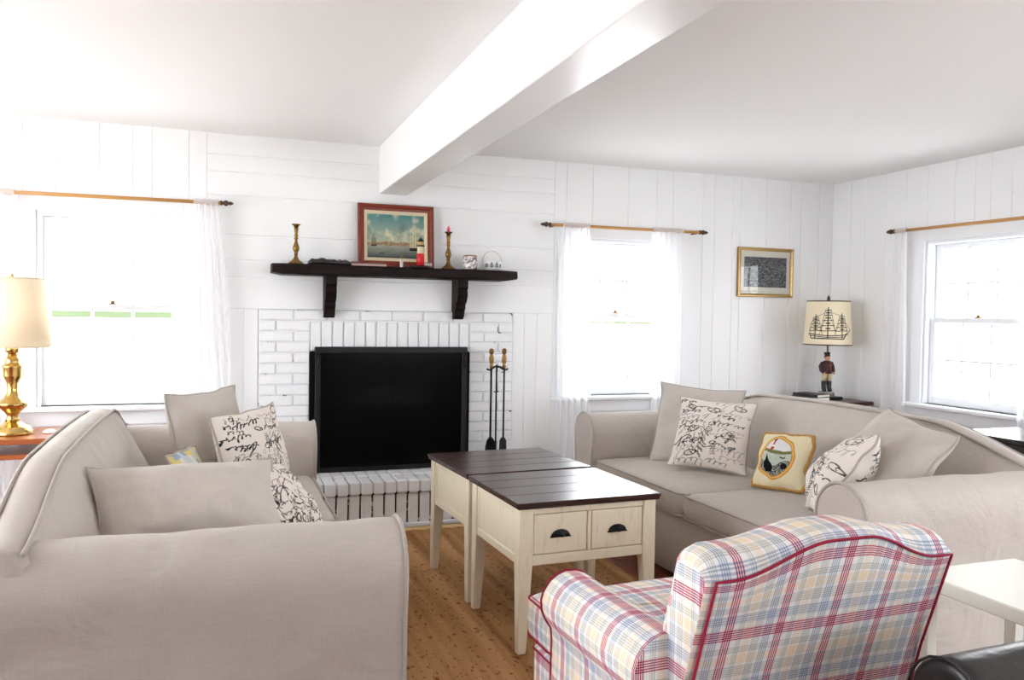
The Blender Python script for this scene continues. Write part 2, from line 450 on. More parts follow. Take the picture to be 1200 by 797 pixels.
# right wall: local x runs along -Y of the world, local y outwards (+X)
WIN_S = (-4.46, -3.67, WZ0, WZ1)
wr_ = wall('wall_right', 'white painted board wall beside the mahogany lamp table', (XR, 0, 0), -PI/2, -YW, -YF, [WIN_S, (-1.7, 0.6, 0.4, 2.1)])
ys = [5.41, 5.20, 5.05, 4.84, 4.65, 4.46, 4.235, 4.075, 3.96, 3.809, 3.62, 3.50, 3.28, 3.12, 2.95, 2.76, 2.60, 2.4]
for a, b in zip(ys, ys[1:]): plank(wr_, -a, -b, 0.0, ZC, [WIN_S])
mb = MB(); mb.box(-2.4, -1.7, 0.0, PT, 0, ZC); mb.box(-1.7, 0.6, 0, PT, 0, 0.4); mb.box(-1.7, 0.6, 0, PT, 2.1, ZC); mb.box(0.6, -YF, 0, PT, 0, ZC)
mb.build('plain_board', M_wall, wr_)
# left wall with a wide glazed opening, rear wall with an unseen window added to light camera-facing sides
wl = wall('wall_left', 'white wall with a wide glazed sliding door', (XL, 0, 0), PI/2, YF, YW, [(1.3, 4.8, 0.08, 2.2)])
portal(XL-0.16, 3.05, 1.14, 3.5, 2.12, (1, 0, 0))
wf = wall('wall_front', 'white wall behind the viewpoint', (0, YF, 0), PI, -XR, -XL, [(-3.6, -1.9, 0.75, 1.95)])
portal(2.75, YF-0.16, 1.35, 1.7, 1.2, (0, 1, 0))
portal(XR+0.16, 0.55, 1.25, 2.3, 1.7, (-1, 0, 0))
portal(-0.595, YW+0.16, 1.335, 0.79, 1.14, (0, -1, 0)); portal(2.77, YW+0.16, 1.335, 0.79, 1.14, (0, -1, 0))
portal(XR+0.16, 4.065, 1.335, 0.79, 1.14, (-1, 0, 0))

fl = struct('floor', 'reddish brown wooden board floor', 'floor')
M_floor = mat('floor_boards', lin(120, 62, 36), 0.35, vary=(4, lin(84, 40, 24), 0.35, 0.75, (16, 0.7, 1)), bump=(20, 0.1, 0.002, (6, 0.5, 1)))
x = XL-0.1
k = 0
while x < XR+0.1:
    b = MB(); b.box(x+0.001, x+0.129, YF-0.1, YW+0.1, -0.03, 0.0, 0.002); b.build('floor_board', M_floor, fl); x += 0.13
b = MB(); b.box(XL-0.2, XR+0.2, YF-0.2, YW+0.2, -0.08, -0.031); b.build('leak_seal', M_floor, fl)  # unseen sheet added to stop light leaking up between the boards
ce = struct('ceiling', 'plain white painted ceiling', 'ceiling')
b = MB(); b.box(XL-0.2, XR+0.2, YF-0.2, YW+0.2, ZC, ZC+0.1); b.build('ceiling_board', M_ceil, ce)
bm_ = MB(); bm_.box(0.997, 1.185, YF, YW, 2.128, ZC, 0.004)
o = bm_.build('ceiling_beam', M_gloss); o['kind'] = 'structure'; tag(o, 'glossy white boxed beam crossing the ceiling', 'beam')

# ground and lawn outside
g = MB(); g.box(-900, 900, -900, 900, -0.55, -0.45)
o = g.build('ground', mat('pale_ground', (0.72, 0.71, 0.68, 1), 0.9)); o['kind'] = 'structure'; tag(o, 'ground outside the windows, made pale for their white glare', 'ground')  # pale tone stands in for the white glare in the lower sashes
g = MB(); g.box(-890, 160, 190, 890, -0.44, -0.40)
o = g.build('lawn', mat('lawn_green', (0.062, 0.078, 0.044, 1), 1.0, spec=0.0)); o['kind'] = 'structure'; tag(o, 'distant green lawn beyond the pale ground', 'lawn')

# ---------------------------------------------------------------- windows
def make_window(name, label, loc, rotz, x0, x1, z0, z1):
    """double-hung sash window; local y=0 room face, +y outwards"""
    w_ = struct(name, label, 'window', loc, rotz)
    def part(nm, m, *boxes, parent=w_, c=0.003):
        q = MB()
        for bx_ in boxes: q.box(*bx_, c)
        return q.build(nm, m, parent)
    cw = 0.095
    part('casing', M_trim, (x0-cw, x0, -0.02, 0.0, z0, z1+cw)); part('casing', M_trim, (x1, x1+cw, -0.02, 0.0, z0, z1+cw))
    part('casing', M_trim, (x0, x1, -0.02, 0.0, z1, z1+cw))
    part('jamb', M_trim, (x0, x0+0.022, -0.004, 0.14, z0, z1)); part('jamb', M_trim, (x1-0.022, x1, -0.004, 0.14, z0, z1))
    part('head_jamb', M_trim, (x0+0.022, x1-0.022, -0.004, 0.14, z1-0.022, z1))
    part('sill', M_trim, (x0-cw-0.035, x1+cw+0.035, -0.07, 0.14, z0-0.028, z0), c=0.006)
    part('apron', M_trim, (x0-cw, x1+cw, -0.018, 0.0, z0-0.115, z0-0.028))
    zm = z0+(z1-z0)*0.515
    def sash(a, b, y0, y1, fr_b):
        L_, R_ = x0+0.024, x1-0.024
        s = part('sash', M_trim, (L_, L_+0.042, y0, y1, a, b), (R_-0.042, R_, y0, y1, a, b), (L_+0.042, R_-0.042, y0, y1, b-0.036, b), (L_+0.042, R_-0.042, y0, y1, a, a+fr_b))
        ix0, ix1, iz0, iz1 = L_+0.042, R_-0.042, a+fr_b, b-0.036
        ym = (y0+y1)/2
        for t in (1/3, 2/3):
            xx = ix0+(ix1-ix0)*t; part('muntin', M_trim, (xx-0.007, xx+0.007, ym-0.010, ym+0.010, iz0, iz1), parent=s, c=0.002)
        zz = (iz0+iz1)/2; part('muntin', M_trim, (ix0, ix1, ym-0.0095, ym+0.0095, zz-0.007, zz+0.007), parent=s, c=0.002)
        for i in range(3):
            for j in range(2):
                a0, a1 = ix0+(ix1-ix0)*i/3, ix0+(ix1-ix0)*(i+1)/3
                c0, c1 = (iz0, zz) if j == 0 else (zz, iz1)
                add('pane', [(a0, ym, c0), (a1, ym, c0), (a1, ym, c1), (a0, ym, c1)], [(0, 1, 2, 3)], M_glass, s)
        return s
    sash(z0+0.002, zm+0.018, 0.032, 0.064, 0.055)
    sash(zm-0.018, z1-0.023, 0.070, 0.102, 0.036)
    lk = MB(); xm = (x0+x1)/2
    lk.box(xm-0.022, xm+0.022, 0.036, 0.06, zm+0.018, zm+0.026, 0.002); lk.lathe([(0.012, 0), (0.012, 0.012), (0.004, 0.016)], 10, (xm, 0.048, zm+0.026))
    lk.box(xm-0.002, xm+0.030, 0.042, 0.052, zm+0.032, zm+0.040, 0.002)
    lk.build('sash_lock', M_antbrass, w_)
    return w_
make_window('window_1', 'sunlit white double-hung window above the cherry side table', (0, YW, 0), 0, *WIN_L)
make_window('window_2', 'white double-hung window between fireplace and gilt framed picture', (0, YW, 0), 0, *WIN_R)
make_window('window_3', 'white double-hung window beside the ship lamp', (XR, 0, 0), -PI/2, *WIN_S)
def fixed_glazing(name, label, loc, rotz, x0, x1, z0, z1):
    w_ = struct(name, label, 'window', loc, rotz)
    xm = (x0+x1)/2
    for a, b, y in ((x0, xm+0.03, 0.05), (xm-0.03, x1, 0.09)):
        q = MB(); q.box(a, a+0.06, y, y+0.035, z0, z1); q.box(b-0.06, b, y, y+0.035, z0, z1); q.box(a+0.06, b-0.06, y, y+0.035, z0, z0+0.08); q.box(a+0.06, b-0.06, y, y+0.035, z1-0.06, z1)
        s = q.build('glazed_panel', M_trim, w_)
        add('pane', [(a+0.06, y+0.017, z0+0.08), (b-0.06, y+0.017, z0+0.08), (b-0.06, y+0.017, z1-0.06), (a+0.06, y+0.017, z1-0.06)], [(0, 1, 2, 3)], M_glass, s)
fixed_glazing('door_1', 'white framed glazed sliding door in the left wall', (XL, 0, 0), PI/2, 1.3, 4.8, 0.08, 2.2)
fixed_glazing('fill_window', 'unseen white window behind the viewpoint, added to light camera-facing sides', (0, YF, 0), PI, -3.6, -1.9, 0.75, 1.95)  # not seen; put in to brighten surfaces turned to the camera
fixed_glazing('window_5', 'wide white window in the right wall near the viewpoint', (XR, 0, 0), -PI/2, -1.7, 0.6, 0.4, 2.1)

# ================================================================= FIREPLACE
fp = thing('fireplace', 'white painted brick fireplace with raised brick hearth', 'fireplace', (0, YW-0.003, 0))
# local y: 0 = wall face, -y towards the room
sur = MB()
for (a, b, c, d) in rect_sub([(0.243, 1.945, 0.0, 1.355)], FIREBOX): sur.box(a, b, -0.004, 0.0, c, d)
sur = sur.build('surround', M_mortar, fp)
unit = {}
def brick(parent, x0, x1, y0, y1, z0, z1, c=0.004):
    key = (round(x1-x0, 3), round(y1-y0, 3), round(z1-z0, 3))
    if key not in unit:
        v, f = chamfer(-key[0]/2, key[0]/2, -key[1]/2, key[1]/2, -key[2]/2, key[2]/2, c)
        me = bpy.data.meshes.new('brick'); me.from_pydata(v, [], f); me.materials.append(M_brick); unit[key] = me
    o = bpy.data.objects.new('brick', unit[key]); C.objects.link(o); o.parent = parent
    o.location = ((x0+x1)/2, (y0+y1)/2, (z0+z1)/2)
    o.rotation_euler = (random.uniform(-.004, .004), random.uniform(-.008, .008), random.uniform(-.004, .004))
CRS, J = 0.0685, 0.0085
rb = random.Random(3)
def pr(): return -0.016-rb.uniform(0, 0.0035)
row = 0
z = 1.355
# stretcher course along the top
x = 0.243
while x < 1.945-0.02:
    e = min(x+0.2115, 1.945)
    brick(sur, x+J/2, e-J/2, pr(), -0.002, z-CRS+J/2, z-J/2); x = e
z -= CRS
# soldier course over the opening
n_s = 15
for i in range(n_s):
    a = 0.56+i*(1.065/n_s); brick(sur, a+J/2, a+1.065/n_s-J/2, pr(), -0.002, 1.09+J/2, z-J/2)
while z > 0.33:
    for (p0, p1, flip) in ((0.243, 0.56, 0), (1.625, 1.945, 1)):
        parts = [(p0, p0+0.106), (p0+0.106, p1)] if (row+flip) % 2 == 0 else [(p0, p0+0.2115), (p0+0.2115, p1)]
        for a, b in parts: brick(sur, a+J/2, b-J/2, pr(), -0.002, max(z-CRS+J/2, 0.31), z-J/2)
    z -= CRS; row += 1
# firebox behind the opening
fb = MB(); x0, x1, z0, z1 = FIREBOX
fb.box(x0-0.03, x0, 0.0, 0.5, z0-0.03, z1+0.03); fb.box(x1, x1+0.03, 0.0, 0.5, z0-0.03, z1+0.03); fb.box(x0, x1, 0.0, 0.5, z1, z1+0.03)
fb.box(x0, x1, 0.0, 0.5, z0-0.03, z0); fb.box(x0-0.03, x1+0.03, 0.5, 0.53, z0-0.03, z1+0.03)
o = fb.build('firebox', M_soot_gap, wb)
# raised hearth
hx0, hx1, hd = 0.243, 1.945, -0.36
he = MB(); he.box(hx0, hx1, hd+0.012, -0.002, 0.0, 0.290); he.box(hx0, hx1, hd+0.010, hd+0.012, 0.03, 0.22)
he = he.build('hearth', M_mortar_dark, fp)
n_h = 23
hw = (hx1-hx0)/n_h
for i in range(n_h):
    a = hx0+i*hw; o1 = rb.uniform(-.004, .004)
    brick(he, a+0.003, a+hw-0.003, hd-0.030+o1, hd+0.150, 0.220, 0.302+o1*0.6, 0.008)          # nosing
    brick(he, a+0.003, a+hw-0.003, hd+0.157, -0.022, 0.222, 0.306, 0.006)                     # back row, flat to the surround
    brick(he, a+0.0055, a+hw-0.0055, hd-0.004+o1, hd+0.060, 0.028, 0.212, 0.005)              # riser
q = MB(); q.box(hx0-0.01, hx1+0.01, hd-0.028, hd-0.004, 0.0, 0.030, 0.006); q.build('base_strip', M_trim, he)

# fire screen with dark glass
fs = thing('fireplace_screen', 'black framed glass fireplace screen in the brick opening', 'fireplace screen', (0, YW-0.028, 0))
sx0, sx1, sz0, sz1 = 0.588, 1.600, 0.3075, 1.120
def bars(name, m, parent, *bx_, c=0.003):
    q = MB()
    for t in bx_: q.box(*t, c)
    return q.build(name, m, parent)
bars('top_bar', M_iron, fs, (sx0, sx1, -0.045, 0.006, sz1-0.040, sz1))
bars('side_bar', M_iron, fs, (sx0, sx0+0.035, -0.04, 0.005, sz0, sz1-0.04)); bars('side_bar', M_iron, fs, (sx1-0.035, sx1, -0.04, 0.005, sz0, sz1-0.04))
bars('bottom_bar', M_iron, fs, (sx0+0.035, sx1-0.035, -0.04, 0.005, sz0, sz0+0.03))
M_darkglass = mat('smoked_glass', (0.003, 0.003, 0.003, 1), 0.14, spec=0.05)
xm = (sx0+sx1)/2
for a, b in ((sx0+0.035, xm), (xm, sx1-0.035)):
    p_ = bars('glass_door', M_darkglass, fs, (a, b, -0.030, -0.022, sz0+0.03, sz1-0.04), c=0.001)
for xx in (sx0+0.018, sx1-0.018):
    q = MB(); q.tube([(xx, -0.042, sz1-0.14), (xx, -0.060, sz1-0.13), (xx, -0.060, sz1-0.06), (xx, -0.042, sz1-0.05)], 0.006, 8); q.build('handle', M_iron, fs, True)
bars('gap_strip', M_soot_gap, fs, (0.556, sx0, -0.004, 0.005, sz0, 1.085)); bars('gap_strip', M_soot_gap, fs, (sx1, 1.628, -0.004, 0.005, sz0, 1.085))  # black strips standing in for the dark gaps beside the screen

# fire tools on the hearth
ft = thing('fireplace_tool_set', 'black iron fireplace tools with brass handles on the hearth', 'fire tools', (1.768, 5.215, 0.3075))
q = MB(); q.lathe([(0.09, 0), (0.09, 0.008), (0.07, 0.018), (0.02, 0.024), (0.012, 0.04)], 20); q.build('stand_base', M_iron, ft, True)
q = MB(); q.tube([(0.0, 0, 0.03), (0.0, 0, 0.66), (0.0, 0, 0.70)], 0.006, 8); q.build('stand_post', M_iron, ft, True)
q = MB(); q.tube([(-0.075, -0.015, 0.672), (-0.05, -0.015, 0.665), (-0.02, -0.01, 0.685), (0, 0, 0.69), (0.02, -0.01, 0.685), (0.05, -0.015, 0.665), (0.075, -0.015, 0.672)], 0.0065, 8); q.build('crossbar', M_iron, ft, True)
hprof = [(0.008, 0), (0.013, 0.006), (0.013, 0.014), (0.009, 0.02), (0.014, 0.04), (0.016, 0.06), (0.014, 0.078), (0.009, 0.09), (0.012, 0.096), (0.016, 0.106), (0.017, 0.115), (0.012, 0.128), (0.0045, 0.132)]
for x_, kind in ((-0.045, 'shovel'), (0.045, 'brush'), (0.060, 'poker')):
    y_ = -0.022 if kind != 'poker' else 0.012
    q = MB(); q.tube([(x_, y_, 0.20 if kind != 'poker' else 0.03), (x_, y_, 0.69)], 0.0075 if kind == 'shovel' else 0.005, 8)
    if kind == 'shovel':
        v = []
        for zz, ww in ((0.215, 0.010), (0.19, 0.028), (0.15, 0.038), (0.05, 0.042)):
            v += [(x_-ww, y_-0.010, zz), (x_-ww*0.9, y_+0.004, zz), (x_+ww*0.9, y_+0.004, zz), (x_+ww, y_-0.010, zz), (x_+ww*0.85, y_+0.008, zz), (x_-ww*0.85, y_+0.008, zz)]
        f = []
        for i in range(3):
            for k in range(6): f.append((i*6+k, i*6+(k+1) % 6, (i+1)*6+(k+1) % 6, (i+1)*6+k))
        f += [tuple(range(5, -1, -1)), tuple(range(18, 24))]
        q.addm(v, f)
    elif kind == 'brush':
        q.lathe([(0.012, 0.21), (0.024, 0.19), (0.026, 0.10), (0.034, 0.04), (0.02, 0.035)], 12, (x_, y_, 0))
    else:
        q.tube([(x_, y_, 0.06), (x_+0.012, y_, 0.075), (x_+0.03, y_, 0.10)], [0.006, 0.005, 0.002], 6)
    t_ = q.build(kind, M_iron, ft, True)
    if kind != 'poker':
        q = MB(); q.lathe(hprof, 14, (x_, y_, 0.678)); q.build('handle', M_antbrass, t_, True)
    else:
        q = MB(); q.lathe(hprof, 14, (x_-0.002, y_, 0.678)); q.build('handle', M_antbrass, t_, True)

# ---------------------------------------------------------------- mantel shelf
ms = thing('mantel_shelf', 'dark stained heavy beam mantel shelf on carved brackets', 'shelf', (0, YW, 0))
rings = []
rm = random.Random(11)
Y0, Y1, Z0, Z1 = -0.218, -0.002, 1.572, 1.640
for i in range(26):
    t = i/25; xx = 0.312+(1.905-0.312)*t
    e = 0.012 if i in (0, 25) else 0.0
    j = [rm.uniform(-0.0025, 0.0025) for _ in range(8)]
    rings.append([(xx, Y0+e+j[0], Z0+0.012+e), (xx, Y0+0.012+e, Z0+e+j[1]), (xx, Y1, Z0+e), (xx, Y1, Z1-e*0), (xx, Y0+0.012+e, Z1+j[2]*0.4-e*0.3), (xx, Y0+e+j[3], Z1-0.012-e)])
o = loft('beam', rings, M_mantel, ms, closed=True, caps=True, smooth=False); fix_normals(o)
for x0_ in (0.640, 1.502):
    prof = [(0, 1.572), (-0.165, 1.572), (-0.165, 1.520), (-0.150, 1.505), (-0.158, 1.47), (-0.140, 1.43), (-0.105, 1.405), (-0.108, 1.385), (-0.085, 1.36), (-0.078, 1.33), (-0.060, 1.318), (-0.055, 1.308), (-0.023, 1.308), (-0.023, 1.357), (0, 1.357)]
    v = [(x0_+dx, y-0.001, z) for dx in (0, 0.068) for (y, z) in prof]; n = len(prof)
    f = [(i, (i+1) % n, n+(i+1) % n, n+i) for i in range(n)]+[tuple(range(n)), tuple(range(2*n-1, n-1, -1))]
    o = add('bracket', v, f, M_mantel, ms); fix_normals(o)

# ---------------------------------------------------------------- things on the mantel
MZ = 1.641
def candlestick(x, y, label, candle):
    t = thing('candlestick', label, 'candlestick', (x, y, MZ), group='brass candlesticks on the mantel')
    k = 1.0
    q = MB(); q.lathe([(0.046, 0), (0.047, 0.004), (0.040, 0.012), (0.026, 0.022), (0.016, 0.034), (0.011, 0.048), (0.010, 0.056)], 24); q.build('foot', M_antbrass, t, True)
    q = MB(); q.lathe([(0.010, 0.056), (0.014, 0.060), (0.010, 0.066), (0.012, 0.074), (0.019, 0.088), (0.021, 0.100), (0.016, 0.116), (0.010, 0.136), (0.008, 0.150), (0.013, 0.156), (0.013, 0.160), (0.008, 0.166), (0.014, 0.176), (0.009, 0.186), (0.011, 0.196), (0.013, 0.212), (0.013, 0.226)], 20); q.build('stem', M_antbrass, t, True)
    q = MB(); q.lathe([(0.013, 0.226), (0.016, 0.236), (0.026, 0.242), (0.027, 0.247), (0.013, 0.247), (0.012, 0.240)], 20); q.build('drip_pan', M_antbrass, t, True)
    if candle:
        q = MB(); q.lathe([(0.011, 0.246), (0.011, 0.272), (0.007, 0.276), (0.006, 0.284), (0.002, 0.286)], 14); q.build('candle', M_pink, t, True)
candlestick(0.458, 5.28, 'brass candlestick without a candle, beside the dark wooden box', False)
candlestick(1.441, 5.285, 'brass candlestick with pink candle stub, right of the painting', True)

# dark carved box, two thin books
t = thing('carved_box', 'low dark carved wooden box lying on the mantel', 'box', (0.66, 5.26, MZ))
rings = []
for i in range(15):
    xx = -0.13+0.26*i/14
    h_ = 0.030+0.010*math.exp(-((xx+0.05)/0.05)**2)+0.004*math.sin(i*1.7)
    if i in (0, 14): h_ = 0.018
    rings.append([(xx, -0.05, 0.0), (xx, 0.05, 0.0), (xx, 0.048, h_*0.8), (xx, 0.02, h_), (xx, -0.02, h_), (xx, -0.048, h_*0.8)])
o = loft('box_body', rings, M_blackw, t, closed=True, caps=True); fix_normals(o)
q = MB()
for i in range(7): q.lathe([(0.012, 0), (0.010, 0.004), (0.003, 0.006)], 8, (-0.10+i*0.033, -0.0, 0.030))
q.build('carving', M_blackw, o, True)
def book(x, z, w_, d_, h_, cover, label, rot=0.0):
    t = thing('book', label, 'book', (x, 5.27, z), rot)
    q = MB(); q.box(-w_/2, w_/2, -d_/2, d_/2, 0, 0.0025); q.box(-w_/2, w_/2, -d_/2, d_/2, h_-0.0025, h_); q.box(-w_/2, w_/2, -d_/2, -d_/2+0.003, 0.0025, h_-0.0025); q.build('cover', cover, t)
    q = MB(); q.box(-w_/2+0.004, w_/2-0.004, -d_/2+0.0031, d_/2-0.004, 0.0025, h_-0.0025); q.build('pages', M_matte, t)
book(0.905, MZ, 0.22, 0.10, 0.013, mat('rose_cover', lin(176, 150, 140), 0.6), 'thin pale book lying flat under the brown book')
book(0.90, MZ+0.0132, 0.21, 0.095, 0.012, mat('brown_cover', lin(96, 44, 30), 0.6), 'thin brown book lying flat on top of the pale book', 0.03)

# framed harbour painting leaning on the wall
NX, NZ = 200, 150
def harbour():
    rs = np.random.RandomState(4)
    yy, xx = np.mgrid[0:NZ, 0:NX]; v = yy/(NZ-1); u = xx/(NX-1)       # v up
    def fbm(sx, sy, seed):
        out = np.zeros((NZ, NX))
        for o_ in range(4):
            for j in range(NZ):
                pass
            gx, gy = int(sx*2**o_)+2, int(sy*2**o_)+2
            g_ = np.random.RandomState(seed+o_).rand(gy+1, gx+1)
            fx, fy = u*(gx-1), v*(gy-1); ix, iy = fx.astype(int), fy.astype(int); tx, ty = fx-ix, fy-iy
            tx = tx*tx*(3-2*tx); ty = ty*ty*(3-2*ty)
            out += ((g_[iy, ix]*(1-tx)+g_[iy, ix+1]*tx)*(1-ty)+(g_[iy+1, ix]*(1-tx)+g_[iy+1, ix+1]*tx)*ty)/2**o_
        return out/1.875
    L_ = lambda r, g, b: np.array(lin(r, g, b)[:3])
    img = np.zeros((NZ, NX, 3))
    hz = 0.30
    top, low = L_(66, 126, 128), L_(168, 172, 146)
    t_ = np.clip((v-hz)/(1-hz), 0, 1)[..., None]
    img[:] = low*(1-t_)+top*t_
    cl = fbm(5, 4, 10); m_ = np.clip((cl-0.50)*5-np.abs(v-0.60)*1.2, 0, 1)[..., None]*0.85
    img = img*(1-m_)+L_(214, 204, 172)*m_
    dk = np.clip((fbm(4, 3, 30)-0.55)*4, 0, 1)[..., None]*0.5; dk[v < 0.4] *= 0.3
    img = img*(1-dk)+L_(70, 96, 96)*dk
    wt = (v < hz); wv = np.clip(v/hz, 0, 1)[..., None]
    water = L_(44, 58, 58)*(1-wv)+L_(150, 152, 138)*wv; rip = fbm(10, 30, 50)[..., None]
    img = np.where(wt[..., None], water*(0.75+0.5*rip), img)
    town = hz+0.04+0.05*fbm(14, 2, 70)*np.clip(1.4-np.abs(u-0.55)*2.2, 0.2, 1)
    sel = (v >= hz-0.015) & (v < town); tn = fbm(60, 40, 90)
    img[sel] = (L_(70, 52, 38)*(1-tn[..., None])+L_(190, 160, 120)*tn[..., None])[sel]
    def ship(cx, base, s, sail, hull):
        sel = (np.abs(u-cx) < 0.055*s) & (v > base-0.012) & (v < base+0.035*s); img[sel] = hull
        for dx, hh in ((-0.03, 0.20), (0.0, 0.27), (0.032, 0.18)):
            for k_ in range(3):
                a_ = base+0.04*s+hh*s*k_/3; b_ = a_+hh*s/3*0.85
                sel = (np.abs(u-cx-dx*s) < (0.022-0.004*k_)*s) & (v > a_) & (v < b_); img[sel] = img[sel]*0.25+sail*0.75
            sel = (np.abs(u-cx-dx*s) < 0.003) & (v > base) & (v < base+(0.05+hh)*s); img[sel] = hull
    ship(0.82, 0.19, 1.55, L_(206, 196, 150), L_(34, 26, 20))
    ship(0.11, 0.27, 0.85, L_(120, 108, 86), L_(60, 44, 32))
    sel = (np.abs(u-0.25) < 0.05) & (np.abs(v-0.10) < 0.012); img[sel] = L_(36, 30, 26)
    return img
def print_grid(name, w_, h_, img, m, parent, y=0.0):
    nz_, nx_ = img.shape[:2]
    v = [(-w_/2+w_*i/(nx_-1), y, h_*j/(nz_-1)) for j in range(nz_) for i in range(nx_)]
    f = [(j*nx_+i, j*nx_+i+1, (j+1)*nx_+i+1, (j+1)*nx_+i) for j in range(nz_-1) for i in range(nx_-1)]
    o = add(name, v, f, m, parent)
    paint_attr(o, img.reshape(-1, 3)); return o
def paint_attr(o, cols):
    a = o.data.color_attributes.new('print', 'FLOAT_COLOR', 'POINT')
    n = len(o.data.vertices); buf = np.ones((n, 4), dtype=np.float32); buf[:len(cols), :3] = cols
    a.data.foreach_set('color', buf.ravel())
def frame_bars(parent, w_, h_, fwid, y0, y1, m, name='frame'):
    """mitred frame with a stepped face: outer size w_ x h_, z from 0"""
    sec = [(0, y1), (0, y0+0.004), (0.004, y0), (fwid*0.45, y0), (fwid*0.6, y0+0.006), (fwid, y0+0.010), (fwid, y1)]
    rings = []
    for (sx, sz, cx, cz) in ((1, 1, -w_/2, 0), (-1, 1, w_/2, 0), (-1, -1, w_/2, h_), (1, -1, -w_/2, h_)):
        rings.append([(cx+sx*d_, y, cz+sz*d_) for d_, y in sec])
    rings.append(rings[0])
    v = [p for r in rings[:4] for p in r]; n = len(sec)
    f = [(i*n+k, i*n+(k+1) % n, ((i+1) % 4)*n+(k+1) % n, ((i+1) % 4)*n+k) for i in range(4) for k in range(n)]
    o = add(name, v, f, m, parent); fix_normals(o); return o
t = thing('framed_painting', 'harbour painting in red brown wooden frame leaning above the mantel', 'painting', (1.104, 5.345, MZ))
t.rotation_euler = (math.radians(-5.0), 0, 0)
PW, PH = 0.505, 0.415
frame_bars(t, PW, PH, 0.042, -0.022, 0.0, M_framewood)
o = frame_bars(t, PW-0.084+0.012, PH-0.084+0.012, 0.034, -0.010, -0.002, M_liner, 'liner'); o.location = (0, 0, 0.036)
o = print_grid('canvas', PW-0.128, PH-0.128, harbour(), M_paint, t, -0.004); o.location = (0, 0, 0.064)
q = MB(); q.box(-PW/2+0.01, PW/2-0.01, -0.002, 0.004, 0.01, PH-0.01); q.build('backing_board', M_mahog, t)

# small bottle
t = thing('small_bottle', 'tiny clear bottle with dark stopper in front of the painting', 'bottle', (1.116, 5.235, MZ))
M_clear = mat('pale_bottle', lin(196, 192, 186), 0.1, spec=0.6)
q = MB(); q.lathe([(0.010, 0), (0.011, 0.003), (0.011, 0.038), (0.007, 0.046), (0.006, 0.054)], 14); q.build('bottle_body', M_clear, t, True)
q = MB(); q.lathe([(0.008, 0.054), (0.009, 0.058), (0.009, 0.068), (0.004, 0.072)], 12); q.build('stopper', M_antbrass, t, True)

# toy lighthouse
t = thing('lighthouse_ornament', 'red and white lighthouse ornament with black top on mantel', 'ornament', (1.243, 5.245, MZ))
q = MB()
q.addm(*lathe_geo([(0.066, 0), (0.068, 0.006), (0.055, 0.012), (0.03, 0.015)], 18)); q.build('rock_base', M_black, t, True)
for nm, m_, pr_ in (('tower_red_band', M_red, [(0.0275, 0.014), (0.0235, 0.092)]), ('tower_white_band', M_liner, [(0.0235, 0.092), (0.0205, 0.138)])):
    q = MB(); q.lathe(pr_, 20); q.build(nm, m_, t, True)
q = MB(); q.lathe([(0.026, 0.138), (0.027, 0.146), (0.018, 0.147)], 18); q.build('gallery', M_black, t, True)
q = MB(); q.lathe([(0.016, 0.147), (0.016, 0.170)], 14); q.build('lantern', mat('lantern_glass', lin(196, 160, 96), 0.3), t, True)
q = MB(); q.lathe([(0.023, 0.170), (0.018, 0.180), (0.008, 0.190), (0.002, 0.198)], 16); q.build('roof', M_black, t, True)
q = MB()
for i in range(6): q.box(0.020+i*0.009, 0.0225+i*0.009, -0.032, -0.029, 0.010, 0.032)
q.box(0.020, 0.068, -0.0315, -0.0295, 0.020, 0.023); q.build('picket_fence', M_white, t)

# silver patterned glass votive
def votive_cols(n, rows, seed):
    rs = np.random.RandomState(seed); pal = np.array([lin(214, 208, 206)[:3], lin(120, 112, 112)[:3], lin(60, 44, 46)[:3], lin(170, 96, 100)[:3], lin(236, 232, 230)[:3]])
    return pal[rs.choice(5, n*rows, p=[.36, .22, .12, .08, .22])]
t = thing('votive_glass', 'silver mottled glass candle holder standing on the mantel', 'candle holder', (1.592, 5.285, MZ))
pf = [(0.042, 0.0), (0.046, 0.004)]+[(0.047+0.002*math.sin(i/10*PI), 0.008+0.078*i/10) for i in range(11)]+[(0.045, 0.094), (0.042, 0.094), (0.040, 0.02)]
q = MB(); q.lathe(pf, 30); o = q.build('glass_cup', attr_mat('mottled_silver', 0.2, 0.6), t, True); paint_attr(o, votive_cols(30, len(pf), 3))
q = MB(); q.lathe([(0.0465, 0.090), (0.048, 0.093), (0.0465, 0.097), (0.044, 0.097)], 24); q.build('rim', M_antbrass, t, True)

# white basket with a hoop handle and dark pattern
t = thing('handled_basket', 'small white ceramic basket with hoop handle and black pattern', 'basket', (1.749, 5.29, MZ))
pf = [(0.050, 0.0), (0.054, 0.004), (0.060, 0.022), (0.066, 0.044), (0.070, 0.060), (0.066, 0.060), (0.058, 0.02)]
q = MB(); q.lathe(pf, 40); o = q.build('bowl', M_white, t, True); o.scale = (1.0, 0.7, 1)
q = MB(); q.tube([(0.068*math.cos(a), 0, 0.058+0.075*math.sin(a)) for a in [PI*i/16 for i in range(17)]], 0.0028, 8); q.build('hoop_handle', M_liner, t, True)
q = MB()
rk = random.Random(5)
def bowl_pt(x_, z_):
    r_ = 0.052+0.018*z_/0.06
    x_ = max(-r_*0.96, min(r_*0.96, x_)); return (x_, -0.7*math.sqrt(r_*r_-x_*x_)-0.0006, z_)
def bowl_line(pts, r_=0.0017):
    out = []
    for (a, b), (c, d_) in zip(pts, pts[1:]):
        for i in range(5): out.append(bowl_pt(a+(c-a)*i/5, b+(d_-b)*i/5))
    q.tube(out+[bowl_pt(*pts[-1])], r_, 5)
